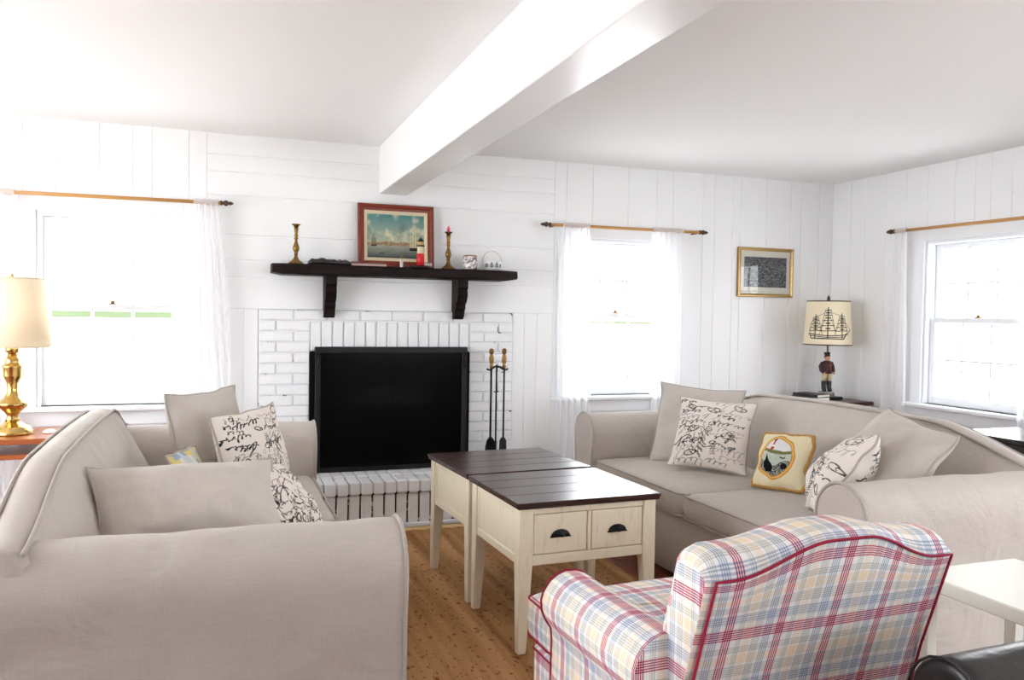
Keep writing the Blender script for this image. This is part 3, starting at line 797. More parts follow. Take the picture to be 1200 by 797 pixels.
for cx, sc in ((-0.046, 0.8), (-0.016, 1.1), (0.020, 1.1), (0.050, 0.7)):
    for k in range(3): bowl_line([(cx-0.013*sc, 0.024+k*0.004), (cx, 0.020+k*0.004), (cx+0.013*sc, 0.024+k*0.004)])
    bowl_line([(cx, 0.024), (cx, 0.024+0.030*sc)]); bowl_line([(cx, 0.024+0.030*sc), (cx-0.011*sc, 0.036), (cx, 0.034)]); bowl_line([(cx, 0.022+0.028*sc), (cx+0.010*sc, 0.034), (cx, 0.034)])
    bowl_line([(cx-0.008*sc, 0.038), (cx+0.008*sc, 0.042)], 0.0022)
bowl_line([(-0.055, 0.012), (0.0, 0.010), (0.055, 0.012)], 0.002)
o2 = q.build('dark_pattern', M_black, t)

# ---------------------------------------------------------------- gilt picture on the back wall
t = thing('framed_engraving', 'gilt framed dark engraving with white mat on the board wall', 'picture', (4.047, YW-0.001, 1.515))
frame_bars(t, 0.515, 0.385, 0.026, -0.024, 0.0, M_gilt)
q = MB(); q.box(-0.235, 0.235, -0.008, -0.004, 0.022, 0.363); q.build('mat_board', M_matte, t)
def engraving():
    n0, n1 = 90, 130
    yy, xx = np.mgrid[0:n0, 0:n1]; v = yy/(n0-1); u = xx/(n1-1)
    rs = np.random.RandomState(8); nz_ = rs.rand(n0, n1); 
    for _ in range(3): nz_ = (nz_+np.roll(nz_, 1, 1)+np.roll(nz_, -1, 1)+np.roll(nz_, 1, 0))/4
    d_ = np.clip((nz_-0.42)*5, 0, 1)
    d_ = d_*np.clip(1.4-np.abs(v-0.4)*1.6, 0, 1)
    return np.array(lin(46, 48, 52)[:3])+d_[..., None]*(np.array(lin(140, 142, 144)[:3])-np.array(lin(46, 48, 52)[:3]))
o = print_grid('print', 0.395, 0.235, engraving(), M_paint, t, -0.010); o.location = (0, 0, 0.077)
add('glazing', [(-0.235, -0.013, 0.022), (0.235, -0.013, 0.022), (0.235, -0.013, 0.363), (-0.235, -0.013, 0.363)], [(0, 1, 2, 3)], M_glass, t)

# ---------------------------------------------------------------- curtain rods and sheers
def rod(a, b, label, finials):
    a, b = Vector(a), Vector(b); d_ = (b-a).normalized()
    t = thing('curtain_rod', label, 'curtain rod', a)
    q = MB(); q.tube([Vector((0, 0, 0)), b-a], 0.011, 12); q.build('pole', M_rod, t, True)
    for e, s in finials:
        p0 = (a if e == 0 else b)-a; dd = -d_ if e == 0 else d_
        Mx = Matrix.Translation(p0) @ dd.to_track_quat('Z', 'Y').to_matrix().to_4x4()
        q = MB(); q.lathe([(0.010, 0), (0.016, 0.004), (0.016, 0.010), (0.010, 0.014), (0.012, 0.022), (0.019, 0.034), (0.014, 0.046), (0.008, 0.052), (0.013, 0.058), (0.009, 0.068), (0.003, 0.078)], 14, M=Mx); q.build('finial', M_finial, t, True)
    return t
RY = YW-0.075
r1 = rod((-1.40, RY, 1.991), (0.010, RY, 1.999), 'honey wood curtain rod over the window by the brass lamp', [(0, 1), (1, 1)])
r2_ = rod((2.195, RY, 1.981), (3.395, RY, 1.985), 'honey wood curtain rod over the window right of the fireplace', [(0, 1), (1, 1)])
r3 = rod((XR-0.075, 4.675, 1.992), (XR-0.075, 3.40, 1.980), 'honey wood curtain rod over the right wall window', [(0, 1), (1, 1)])
def brackets(r, pts):
    for p in pts:
        q = MB(); d_ = Vector(p[1])-Vector(p[0]); q.tube([Vector(p[0])-r.location, Vector(p[1])-r.location], 0.005, 8); q.build('bracket', M_finial, r, True)
brackets(r1, [((-1.36, RY, 1.982), (-1.36, YW-0.001, 1.982)), ((0.0, RY, 1.990), (0.0, YW-0.001, 1.990))])
brackets(r2_, [((2.215, RY, 1.972), (2.215, YW-0.001, 1.972)), ((3.375, RY, 1.976), (3.375, YW-0.001, 1.976))])
brackets(r3, [((XR-0.075, 4.655, 1.983), (XR-0.001, 4.655, 1.983)), ((XR-0.075, 3.43, 1.972), (XR-0.001, 3.43, 1.972))])

def curtain(p_top, p_bot, ztop, zbot, label, folds, seed, axis='x', yc=RY):
    """gathered sheer panel; p_top/p_bot = extents along the wall at the top and bottom"""
    rk = random.Random(seed); ph = [rk.uniform(0, 6.28) for _ in range(4)]
    nu, nv = folds*10, 36
    v, f = [], []
    for j in range(nv+1):
        t_ = j/nv; z_ = ztop+(zbot-ztop)*t_
        tt = t_**0.8
        a = p_top[0]+(p_bot[0]-p_top[0])*tt; b = p_top[1]+(p_bot[1]-p_top[1])*tt
        amp = 0.014+0.010*min(1, t_*3)
        for i in range(nu+1):
            s = i/nu
            wob = 0.05*math.sin(3*s*PI+ph[0]+t_*1.5)
            y_ = amp*math.sin(2*PI*folds*(s+wob*0.25)+ph[1])+0.006*math.sin(5*t_+9*s+ph[2])
            x_ = a+(b-a)*s+0.004*math.sin(7*t_+ph[3]+5*s)
            if t_ < 0.02: y_ = 0.0145*math.sin(2*PI*folds*s*1.0+ph[1])
            v.append((x_, yc+y_-0.0, z_) if axis == 'x' else (yc+y_, x_, z_))
    for j in range(nv):
        for i in range(nu):
            k = j*(nu+1)+i; f.append((k, k+1, k+nu+2, k+nu+1))
    base = Vector(((p_bot[0]+p_bot[1])/2, yc, zbot)) if axis == 'x' else Vector((yc, (p_bot[0]+p_bot[1])/2, zbot))
    t = thing('sheer_curtain', label, 'curtain', base, group='white sheer curtains')
    o = add('sheer_panel', [Vector(p)-base for p in v], f, M_sheer, t, True)
    a, b = p_top
    q = MB()
    nn = max(8, int((b-a)/0.012)); pts = []
    for i in range(nn+1):
        s = a+(b-a)*i/nn; pts.append(Vector((s, yc, 0)) if axis == 'x' else Vector((yc, s, 0)))
    ring = []
    for i, p in enumerate(pts):
        r_ = 0.0165+(0.0035 if i % 2 else 0.0)
        row_ = []
        for k in range(10):
            an = 2*PI*k/10; dy, dz = r_*math.cos(an), r_*math.sin(an)+0.002*(i % 3)
            row_.append((p+(Vector((0, dy, dz)) if axis == 'x' else Vector((dy, 0, dz)))+Vector((0, 0, ztop-0.012))-base))
        ring.append(row_)
    loft('rod_pocket', ring, M_sheer, t, closed=True)
    return t
curtain((-1.32, -1.085), (-1.33, -1.075), 2.003, 0.27, 'white sheer curtain behind the brass baluster lamp', 5, 1)
curtain((-0.140, 0.000), (-0.075, 0.125), 2.010, 0.10, 'white sheer curtain between window and brick fireplace, beside the left sofa', 4, 2)
curtain((2.285, 2.490), (2.265, 2.540), 1.994, 0.06, 'white sheer curtain near the fire tools', 5, 3)
curtain((3.000, 3.255), (3.02, 3.280), 1.996, 0.06, 'white sheer curtain hanging left of the gilt framed engraving', 5, 4)
curtain((4.560, 4.655), (4.520, 4.745), 2.003, 0.06, 'white sheer curtain beside the ship lamp corner', 3, 5, 'y', XR-0.075)
curtain((3.44, 3.645), (3.43, 3.665), 1.994, 0.06, 'white sheer curtain above the dark table by the right window', 5, 6, 'y', XR-0.075)

# baseboard heater under the left window
t = thing('baseboard_heater', 'white metal baseboard heater with slotted grille under the window', 'heater', (-1.45, YW-0.001, 0.0))
bars('heater_body', M_white, t, (-0.9, 0.9, -0.06, 0.0, 0.03, 0.17), (-0.9, 0.9, -0.03, 0.0, 0.17, 0.30))
for i in range(5): bars('louver', M_white, t, (-0.88, 0.88, -0.052, -0.029, 0.185+i*0.022, 0.193+i*0.022), c=0.001)

# ================================================================= RUG
rug = thing('jute_rug', 'golden brown jute rug with ribbed stripes under the coffee tables', 'rug', (0, 0, 0))
def jute():
    m = bpy.data.materials.new('jute_weave'); m.use_nodes = True
    nt = m.node_tree; n = nt.nodes; L = nt.links; b = n['Principled BSDF']
    b.inputs['Roughness'].default_value = 0.85; b.inputs['Specular IOR Level'].default_value = 0.2
    tc = n.new('ShaderNodeTexCoord')
    def nz(sc, scale, det=4):
        mp = n.new('ShaderNodeMapping'); mp.inputs['Scale'].default_value = sc; L.new(tc.outputs['Object'], mp.inputs['Vector'])
        t = n.new('ShaderNodeTexNoise'); t.inputs['Scale'].default_value = scale; t.inputs['Detail'].default_value = det
        L.new(mp.outputs['Vector'], t.inputs['Vector']); return t
    def ramp(src, stops):
        r = n.new('ShaderNodeValToRGB'); cr = r.color_ramp
        cr.elements[0].position, cr.elements[0].color = stops[0]; cr.elements[1].position, cr.elements[1].color = stops[-1]
        for p, c in stops[1:-1]:
            e = cr.elements.new(p); e.color = c
        L.new(src, r.inputs['Fac']); return r
    a = ramp(nz((14, 0.6, 1), 1.0, 3).outputs['Fac'], [(0.30, lin(136, 94, 58)), (0.5, lin(166, 122, 78)), (0.70, lin(188, 146, 100))])
    sp = ramp(nz((1, 0.55, 1), 60.0, 5).outputs['Fac'], [(0.32, lin(150, 104, 66)), (0.42, (1, 1, 1, 1)), (0.62, (1, 1, 1, 1)), (0.72, lin(255, 244, 214))])
    mx = n.new('ShaderNodeMix'); mx.data_type = 'RGBA'; mx.blend_type = 'MULTIPLY'; mx.inputs[0].default_value = 0.85
    L.new(a.outputs['Color'], mx.inputs[6]); L.new(sp.outputs['Color'], mx.inputs[7]); L.new(mx.outputs[2], b.inputs['Base Color'])
    h = nz((1, 0.5, 1), 90.0, 4)
    bp = n.new('ShaderNodeBump'); bp.inputs['Strength'].default_value = 0.6; bp.inputs['Distance'].default_value = 0.006
    L.new(h.outputs['Fac'], bp.inputs['Height']); L.new(bp.outputs['Normal'], b.inputs['Normal'])
    return m
M_jute = jute()
M_straw = mat('straw_border', lin(214, 182, 128), 0.85, bump=(80, 0.5, 0.004))
RX0, RX1, RY0, RY1 = 0.56, 2.02, 1.45, 4.985
nx = 16; wd = (RX1-RX0)/nx
for i in range(nx):
    a = RX0+i*wd
    rings = [[(a+wd*k/6, y, 0.006+0.0065*math.sin(PI*min(max(k/6, 0.06), 0.94))) for k in range(7)] for y in (RY0, (RY0+RY1)/2, RY1-0.075)]
    loft('woven_band', rings, M_jute, rug)
q = MB(); q.box(RX0, RX1, RY0, RY1, 0.0005, 0.0062); q.build('rug_backing', M_jute, rug)
q = MB(); q.box(RX0, RX1, RY1-0.075, RY1, 0.0062, 0.0125, 0.003); q.build('border', M_straw, rug)

# ================================================================= SOFAS
def smoothstep(a, b, x):
    t = max(0.0, min(1.0, (x-a)/(b-a))); return t*t*(3-2*t)
def make_sofa(name, label, loc, rotz, seed):
    """local x along the length, y=0 front .. D rear, z up"""
    t = thing(name, label, 'sofa', loc, rotz, 'pair of slipcovered sofas')
    HL, D = 1.12, 1.070           # arm roll centre, depth
    SI = HL-0.115                 # inner half width between the arms
    rings = []
    base = rrect(2*SI+0.10, D-0.12, 0.03)
    for ins, z in ((0.02, 0.018), (0.0, 0.03), (0.0, 0.16), (0.0, 0.325), (0.02, 0.345)):
        rings.append([(p[0]*(1-ins/SI), 0.055+(D-0.12)/2+p[1]*(1-2*ins/D), z) for p in base])
    o = loft('base', rings, M_linen, t, closed=True, caps=True); rough_up(o, 0.004, 6, seed); fix_normals(o)
    for s in (-1, 1):
        cushion('seat_cushion', SI-0.004, 0.80, 0.130, 0.024, 0.05, s*SI/2, 0.42, 0.338, M_linen, t, seed+s*3.1, 0.006, M_pipe)
    # camel back
    def H(x):
        u = abs(x)/(HL+0.08)
        return 0.893-0.040*u**2-0.110*smoothstep(0.50, 1.02, u)
    def prof(x, e=0.0):
        h = H(x); k = (h-0.35)
        pts = [(0.755+e, 0.33)]
        for i in range(1, 9): pts.append((0.755+0.180*(i/8)**1.25-0.012*math.sin(PI*i/8)+e, 0.33+(h-0.035-0.33)*i/8))
        pts += [(0.952+e, h-0.008), (0.966+e, h+0.002), (1.00, h+0.008), (1.035, h+0.003), (1.052-e, h-0.010), (1.063-e, h-0.045)]
        for i in range(1, 7): pts.append((1.065-e+0.004*i/6, h-0.045+(0.025-h+0.045)*i/6))
        return pts
    N = 110
    rings = []
    for i in range(N+1):
        x = -(HL+0.108)+(2*HL+0.216)*i/N
        e = 0.03 if i in (0, N) else 0.0
        rings.append([(x*(1.0 if not e else 1.0), y, z) for y, z in prof(x, e)])
    bk = loft('back', rings, M_linen, t, closed=False, caps=True); rough_up(bk, 0.0035, 5, seed+9)
    for p in bk.data.vertices:                            # gathers below the crest welt
        if 0.70 < p.co.y < 0.96 and p.co.z > 0.45:
            k = smoothstep(0.45, 0.85, p.co.z)
            p.co.y += 0.0075*k*noise.noise(Vector((p.co.x*17+p.co.z*6, p.co.z*3.5, seed)))
    fix_normals(bk)
    xs_ = [-(HL+0.108)+(2*HL+0.216)*i/N for i in range(N+1)]
    q = MB(); q.tube([(x, 0.949, H(x)-0.002) for x in xs_], 0.0065, 6); q.build('piping', M_pipe, bk, True)
    q = MB(); q.tube([(x, 1.055, H(x)-0.005) for x in xs_], 0.0065, 6); q.build('piping', M_pipe, bk, True)
    # rolled arms
    for s in (-1, 1):
        def aprof(gr=0.0):
            r_ = 0.130+gr; cz = 0.612
            pts = [(-0.106-gr, 0.03), (-0.106-gr, 0.20), (-0.106-gr, 0.36), (-0.108-gr, 0.50)]
            for i in range(13):
                a = PI-PI*i/12-0.0
                pts.append((r_*math.cos(a), cz+r_*math.sin(a)))
            for i in range(1, 21):
                z = 0.60-0.58*i/20; pts.append((0.115+0.014*math.exp(-((0.60-z)/0.09)**2)+0.006*((0.60-z)/0.58)**2+gr, z))
            return pts
        rings = []
        ysl = [(0.004, -0.016), (0.0005, -0.006), (0.006, 0.0)]+[(0.03+1.005*i/50, 0.0) for i in range(51)]
        for y, gr in ysl: rings.append([(s*(HL+x), y, z) for x, z in aprof(gr)])
        am = loft('arm', rings, M_linen, t, closed=False, caps=True); rough_up(am, 0.006, 4.5, seed+s*5)
        for p in am.data.vertices:                        # drag folds running down from the arm front
            y, z = p.co.y, p.co.z
            k = smoothstep(0.01, 0.06, y)*math.exp(-(y/0.30)**2)*smoothstep(0.05, 0.25, z)*smoothstep(0.66, 0.45, z)
            p.co.x += s*0.024*k*noise.noise(Vector(((z*1.0-y*0.55)*20, (y+z)*3.0, seed+s)))
            p.co.z += 0.004*noise.noise(Vector((p.co.x*3, y*9, seed)))*smoothstep(0.6, 0.7, z)
        fix_normals(am)
        q = MB(); q.tube([(s*(HL+x), 0.004, z) for x, z in aprof(0.001)], 0.0068, 6); q.build('piping', M_pipe, am, True)
    # short block feet
    for fx in (-HL+0.05, HL-0.05):
        for fy in (0.10, D-0.10):
            q = MB(); q.lathe([(0.020, 0.0), (0.028, 0.02), (0.028, 0.035)], 10, (fx, fy, 0)); q.build('foot', M_mahog, t, True)
    return t
make_sofa('slipcovered_sofa', 'greige slipcovered camel-back sofa beside the cherry side table', (0.505, 3.485, 0), PI/2, 1.0)
make_sofa('slipcovered_sofa', 'greige slipcovered camel-back sofa in front of the ship lamp, holding five pillows', (2.155, 3.525, 0), -PI/2, 4.0)

# ================================================================= PILLOWS
def script_image(n, seed, ground=(222, 214, 206)):
    rs = random.Random(seed)
    img = np.ones((n, n)); 
    def dab(u, v, r):
        cx, cy = u*(n-1), v*(n-1)
        i0, i1, j0, j1 = int(cx-r-2), int(cx+r+3), int(cy-r-2), int(cy+r+3)
        i0, i1, j0, j1 = max(i0, 0), min(i1, n), max(j0, 0), min(j1, n)
        if i0 >= i1 or j0 >= j1: return
        yy, xx = np.mgrid[j0:j1, i0:i1]
        d_ = np.hypot(xx-cx, yy-cy); a = np.clip(r+0.5-d_, 0, 1)
        img[j0:j1, i0:i1] = np.minimum(img[j0:j1, i0:i1], 1-a)
    def stroke(pts, r):
        for (a, b), (c, d_) in zip(pts, pts[1:]):
            k = max(1, int(math.hypot(c-a, d_-b)*n*1.3))
            for i in range(k): dab(a+(c-a)*i/k, b+(d_-b)*i/k, r*(0.7+0.5*abs(math.sin((a+b)*40))))
    def cursive(u, v, length, hgt, ang, r):
        pts = []; ph = 0.0; x = 0.0; am = hgt; sk = 0.3
        ca, sa = math.cos(ang), math.sin(ang)
        while x < length:
            ph += 0.45
            if rs.random() < 0.22: am = hgt*rs.choice((0.3, 0.45, 0.6, 1.0, 1.7)); sk = rs.uniform(0.1, 0.6)
            lx = x+hgt*0.35*math.sin(ph)+am*sk*math.cos(ph); ly = am*0.5*math.cos(ph)+hgt*0.12*math.sin(x*31)
            pts.append((u+ca*lx-sa*ly, v+sa*lx+ca*ly)); x += hgt*0.085
            if rs.random() < 0.02:
                stroke(pts, r); pts = []; x += hgt*0.7
        if len(pts) > 1: stroke(pts, r)
    for k in range(26):
        v = 0.05+(k//2)*0.072+rs.uniform(-.015, .015); u = rs.uniform(-0.03, 0.15)+0.5*(k % 2)
        cursive(u, v, rs.uniform(0.2, 0.5), rs.uniform(0.035, 0.085), rs.uniform(-.12, .16), rs.choice((0.45, 0.6, 0.9, 1.2)))
    for k in range(5):
        cursive(rs.uniform(0.1, 0.8), rs.uniform(0.05, 0.3), rs.uniform(0.3, 0.5), 0.055, 1.35+rs.uniform(-.2, .2), 0.8)
    for k in range(9):                                     # big flourishes
        cx, cy, R0 = 0.18+0.32*(k % 3)+rs.uniform(-.09, .09), 0.18+0.32*(k//3)+rs.uniform(-.09, .09), rs.uniform(0.05, 0.11); a0 = rs.uniform(0, 6); el = rs.uniform(0.4, 0.8); tl = rs.uniform(-.8, .8)
        pts = []
        for i in range(40):
            a = a0+i*0.24; q_ = R0*(1-i/60)
            x_, y_ = q_*math.cos(a)+i*0.0022, q_*el*math.sin(a)
            pts.append((cx+x_*math.cos(tl)-y_*math.sin(tl), cy+x_*math.sin(tl)+y_*math.cos(tl)))
        stroke(pts, 1.15)
    for k in range(3):                                     # postmark blocks
        cx, cy = rs.uniform(0.15, 0.85), rs.uniform(0.15, 0.85)
        for i in range(5):
            stroke([(cx+rs.uniform(-.04, .04), cy+rs.uniform(-.05, .05)), (cx+rs.uniform(-.04, .04), cy+rs.uniform(-.05, .05))], 0.7)
            stroke([(cx-0.04, cy-0.05+0.022*i), (cx+0.04, cy-0.05+0.022*i+0.005)], 0.6)
    g_, k_ = np.array(lin(*ground)[:3]), np.array(lin(34, 30, 34)[:3])
    return k_+(g_-k_)*img[..., None]

def needlepoint(n):
    yy, xx = np.mgrid[0:n, 0:n]; v = yy/(n-1); u = xx/(n-1)
    L_ = lambda r, g, b: np.array(lin(r, g, b)[:3])
    rs = np.random.RandomState(6); nz_ = rs.rand(n, n)
    img = np.tile(L_(220, 208, 174), (n, n, 1))
    e = np.hypot((u-0.46)/0.36, (v-0.52)/0.42)
    img[e < 1.0] = L_(196, 140, 62); img[e < 0.94] = L_(222, 176, 96); img[e < 0.88] = L_(186, 128, 56)
    ins = e < 0.84
    sky = ins & (v > 0.60); img[sky] = L_(206, 208, 208)
    img[sky & (nz_ > 0.7)] = L_(226, 224, 220)
    sea = ins & (v <= 0.60); img[sea] = L_(190, 196, 182); img[sea & (nz_ > 0.6)] = L_(160, 172, 160)
    shore = ins & (np.abs(v-0.615-0.03*np.sin(u*9)) < 0.03); img[shore] = L_(110, 112, 70)
    deep = ins & (v < 0.40+0.06*np.sin(u*11)); img[deep & (nz_ > 0.35)] = L_(40, 46, 52)
    lh = (np.abs(u-0.36) < 0.030-0.06*(v-0.66)) & (v > 0.64) & (v < 0.84) & ins; img[lh] = L_(176, 52, 44)
    lw = lh & (v > 0.70) & (v < 0.74); img[lw] = L_(232, 226, 214)
    lt = (np.abs(u-0.36) < 0.03) & (v > 0.83) & (v < 0.87) & ins; img[lt] = L_(60, 34, 30)
    wh = ins & (np.abs(u-0.30-0.25*(0.5-v)) < 0.075*(np.clip((0.56-v)*6, 0, 1))) & (v > 0.22) & (v < 0.56); img[wh] = L_(22, 22, 28)
    w2 = ins & (np.hypot((u-0.66)/0.05, (v-0.36)/0.06) < 1); img[w2] = L_(24, 26, 34)
    gull = ins & (np.abs(v-0.50-0.3*np.abs(u-0.62)) < 0.012) & (np.abs(u-0.62) < 0.05); img[gull] = L_(40, 44, 50)
    return img

def pillow(name, label, group, wd, ht, th, loc, az, lean, roll, image=None, front_mat=None, side_mat=None, pipe=None, seed=0.0, rope=None, pinch=0.085):
    t = thing(name, label, 'pillow', loc, 0, group)
    Mx = Matrix.Rotation(math.radians(az), 4, 'Z') @ Matrix.Rotation(-math.radians(lean), 4, 'X') @ Matrix.Rotation(math.radians(roll), 4, 'Y')
    t.rotation_euler = Mx.to_euler()
    def pos(u, v, side):
        x = u*wd/2*(1-pinch*(1-v*v)); z = v*ht/2*(1-pinch*(1-u*u))
        k = max(0.0, (1-abs(u)**2.1)*(1-abs(v)**2.1))**0.52
        y = -side*th/2*k
        nv = noise.noise(Vector((u*1.6+seed, v*1.6-seed, side*2.0)))
        nw = noise.noise(Vector((u*4+seed*2, v*4, side*3.0)))
        y += side*(-0.022*nv-0.009*nw)*k*th/0.18
        # soft slump: the filling sinks downwards
        y += -side*0.012*k*(-v)
        ed = 0.018*noise.noise(Vector((u*2.2+seed, v*2.2, 5.0)))
        return Vector((x+ed*0.6, y+ed*(abs(u)**6+abs(v)**6)*0.9, z+ed*0.5))
    def shell(nm, side, n, m, img=None):
        v = [pos(-1+2*i/(n-1), -1+2*j/(n-1), side) for j in range(n) for i in range(n)]
        f = [(j*n+i, j*n+i+1, (j+1)*n+i+1, (j+1)*n+i) for j in range(n-1) for i in range(n-1)]
        if side < 0: f = [q[::-1] for q in f]
        o = add(nm, v, f, m, t, True)
        if img is not None: paint_attr(o, img.reshape(-1, 3))
        return o
    if image is not None:
        shell('printed_front', 1, image.shape[0], front_mat, image)
    else:
        shell('front_cover', 1, 40, front_mat)
    if image is not None and side_mat is None:
        shell('printed_back', -1, image.shape[0], front_mat, image[:, ::-1])
    else:
        shell('back_cover', -1, 40, side_mat or front_mat)
    ring = [(-1+2*i/24, -1) for i in range(24)]+[(1, -1+2*i/24) for i in range(24)]+[(1-2*i/24, 1) for i in range(24)]+[(-1, 1-2*i/24) for i in range(24)]
    q = MB()
    if rope:
        pts = [pos(u, v, 1) for u, v in ring]
        q.tube(pts, [0.009+0.002*(i % 2) for i in range(len(pts))], 8, closed=True); q.build('rope_edging', rope, t, True)
    else:
        q.tube([pos(u, v, 1) for u, v in ring], 0.0055, 6, closed=True); q.build('piping', pipe or M_pipe, t, True)
    return t
M_gold_rope = mat('gold_rope', lin(176, 132, 62), 0.7, bump=(160, 0.6, 0.004))
M_cream_cloth = mat('cream_cloth', lin(228, 216, 186), 0.9)
GP, GS, GN = 'plain greige pillows', 'script printed pillows', 'needlepoint pillows'
# right sofa
pillow('plain_pillow', 'large plain greige pillow leaning behind the script pillow on the right sofa', GP, 0.51, 0.51, 0.22, (2.700, 4.215, 0.695), -40, 24, 4, None, M_linen_pil, seed=1.0)
pillow('script_pillow', 'script printed pillow propped against the large greige pillow beside the far window', GS, 0.43, 0.43, 0.19, (2.615, 3.930, 0.69), -43, 30, 3, script_image(200, 11), M_print, seed=2.0)
pillow('needlepoint_pillow', 'small needlepoint pillow with lighthouse and whale in gold oval', GN, 0.285, 0.285, 0.13, (2.700, 3.420, 0.622), -72, 24, -3, needlepoint(120), M_print, M_cream_cloth, seed=3.0, rope=M_gold_rope, pinch=0.02)
pillow('script_pillow', 'script printed pillow slumped between needlepoint pillow and near arm', GS, 0.42, 0.42, 0.21, (2.55, 2.84, 0.675), -132, 36, -12, script_image(200, 23), M_print, seed=4.0)
pillow('plain_pillow', 'plain greige pillow leaning in the near corner of the right sofa', GP, 0.50, 0.50, 0.23, (2.745, 2.80, 0.715), -95, 38, 10, None, M_linen_pil, seed=5.0)
# left sofa
pillow('plain_pillow', 'plain greige pillow lying against the near arm of the left sofa', GP, 0.60, 0.46, 0.25, (-0.07, 2.87, 0.655), 14, 48, 2, None, M_linen_pil, seed=6.0)
pillow('script_pillow', 'script printed pillow tucked behind the greige pillow at the near arm', GS, 0.42, 0.42, 0.20, (0.20, 3.07, 0.625), 62, 40, 10, script_image(200, 37), M_print, seed=7.0)
pillow('plain_pillow', 'plain greige pillow standing at the fireplace end of the left sofa', GP, 0.52, 0.52, 0.21, (-0.03, 4.10, 0.715), 55, 12, 0, None, M_linen_pil, seed=8.0)
pillow('script_pillow', 'script printed pillow in front of the greige pillow at the fireplace end', GS, 0.42, 0.42, 0.19, (0.155, 3.90, 0.69), 46, 15, -3, script_image(200, 41), M_print, seed=9.0)
def floral(n):
    rs = np.random.RandomState(2); a = rs.rand(n//6+2, n//6+2); yy, xx = np.mgrid[0:n, 0:n]
    k = a[yy//6, xx//6]; pal = np.array([lin(220, 214, 190)[:3], lin(150, 168, 190)[:3], lin(214, 196, 120)[:3], lin(190, 200, 206)[:3]])
    return pal[(k*4).astype(int).clip(0, 3)]
pillow('needlepoint_pillow', 'small pale blue and yellow pillow half hidden on the left sofa', GN, 0.28, 0.28, 0.10, (-0.10, 3.70, 0.615), 70, 20, 0, floral(60), M_print, M_cream_cloth, seed=10.0, pinch=0.02)

# ================================================================= END TABLES
def end_table(label, loc, rotz):
    t = thing('end_table', label, 'table', loc, rotz, 'pair of end tables pushed together')
    W_, D_, H_ = 0.645, 0.598, 0.600          # local: x width, y depth (0 = drawer front), z
    top = bars('table_top', M_esp, t, (0.004, W_-0.004, 0.004, D_-0.004, H_-0.026, H_-0.012))
    n = 4
    for i in range(n):
        a, b = D_*i/n, D_*(i+1)/n
        bars('top_board', M_esp, top, (0.0, W_, a+0.0008, b-0.0008, H_-0.014, H_), c=0.0022)
    lw = 0.058; ix = 0.016; ZT = H_-0.026
    def leg(x, y, sx, sy):
        v = []
        for z, k in ((0.0, 0.60), (0.30, 0.92), (0.36, 1.0), (ZT, 1.0)):
            w_ = lw*k
            xa, xb = (x, x+w_) if sx > 0 else (x-w_, x)
            ya, yb = (y, y+w_) if sy > 0 else (y-w_, y)
            v += [(xa, ya, z), (xb, ya, z), (xb, yb, z), (xa, yb, z)]
        f = [(i*4+k, i*4+(k+1) % 4, (i+1)*4+(k+1) % 4, (i+1)*4+k) for i in range(3) for k in range(4)]+[(3, 2, 1, 0), (12, 13, 14, 15)]
        o = add('leg', v, f, M_cream, t)
        md = o.modifiers.new('edge', 'BEVEL'); md.width = 0.003; md.segments = 1; md.limit_method = 'ANGLE'
    for x, sx in ((ix, 1), (W_-ix, -1)):
        for y, sy in ((ix, 1), (D_-ix, -1)): leg(x, y, sx, sy)
    zb = 0.345
    for xa, xb in ((ix+0.006, ix+0.022), (W_-ix-0.022, W_-ix-0.006)):      # side panels with frame
        s_ = bars('side_panel', M_cream, t, (xa+0.004, xb-0.004, ix+lw, D_-ix-lw, zb, ZT))
        bars('panel_frame', M_cream, s_, (xa, xb, ix+lw, D_-ix-lw, zb, zb+0.035), (xa, xb, ix+lw, D_-ix-lw, ZT-0.03, ZT), (xa, xb, ix+lw, ix+lw+0.022, zb+0.035, ZT-0.03), (xa, xb, D_-ix-lw-0.022, D_-ix-lw, zb+0.035, ZT-0.03))
    bars('back_panel', M_cream, t, (ix+lw, W_-ix-lw, D_-ix-0.02, D_-ix-0.006, zb, ZT))
    fa, fb_ = ix+lw, W_-ix-lw
    bars('top_rail', M_cream, t, (fa, fb_, ix+0.004, ix+0.024, ZT-0.026, ZT)); bars('bottom_rail', M_cream, t, (fa, fb_, ix+0.004, ix+0.024, zb, zb+0.040))
    xm = (fa+fb_)/2
    bars('divider', M_cream, t, (xm-0.008, xm+0.008, ix+0.004, ix+0.022, zb+0.040, ZT-0.026))
    q = MB(); q.box(fa, fb_, ix+0.026, ix+0.032, zb+0.04, ZT-0.026); q.build('drawer_cavity', mat('drawer_gap_wood', lin(120, 92, 60), 0.8), t)  # brown board showing in the gaps around the drawers
    for a, b in ((fa, xm-0.008), (xm+0.008, fb_)):
        d_ = bars('drawer', M_cream, t, (a+0.003, b-0.003, ix+0.006, ix+0.025, zb+0.043, ZT-0.029))
        cx = (a+b)/2; cz = (zb+0.043+ZT-0.029)/2-0.004
        rings = []
        for i in range(9):                                   # cup pull
            ang = PI*i/8
            rings.append([(cx+0.043*math.cos(ang)*math.cos(p), ix+0.006-0.022*math.sin(p)*max(0.25, math.sin(ang)), cz-0.010+0.030*math.sin(ang)*math.cos(p)) for p in [PI/2*k/6 for k in range(7)]])
        o = loft('cup_pull', rings, M_iron, d_); fix_normals(o)
        md = o.modifiers.new('shell', 'SOLIDIFY'); md.thickness = 0.002
        q = MB(); q.box(cx-0.046, cx+0.046, ix+0.002, ix+0.0065, cz-0.0125, cz-0.008, 0.001); q.build('pull_lip', M_iron, d_)
    return t
end_table('cream end table with espresso top, its two cup-pull drawers facing the armchair', (1.094, 2.945, 0.0125), math.radians(2.2))
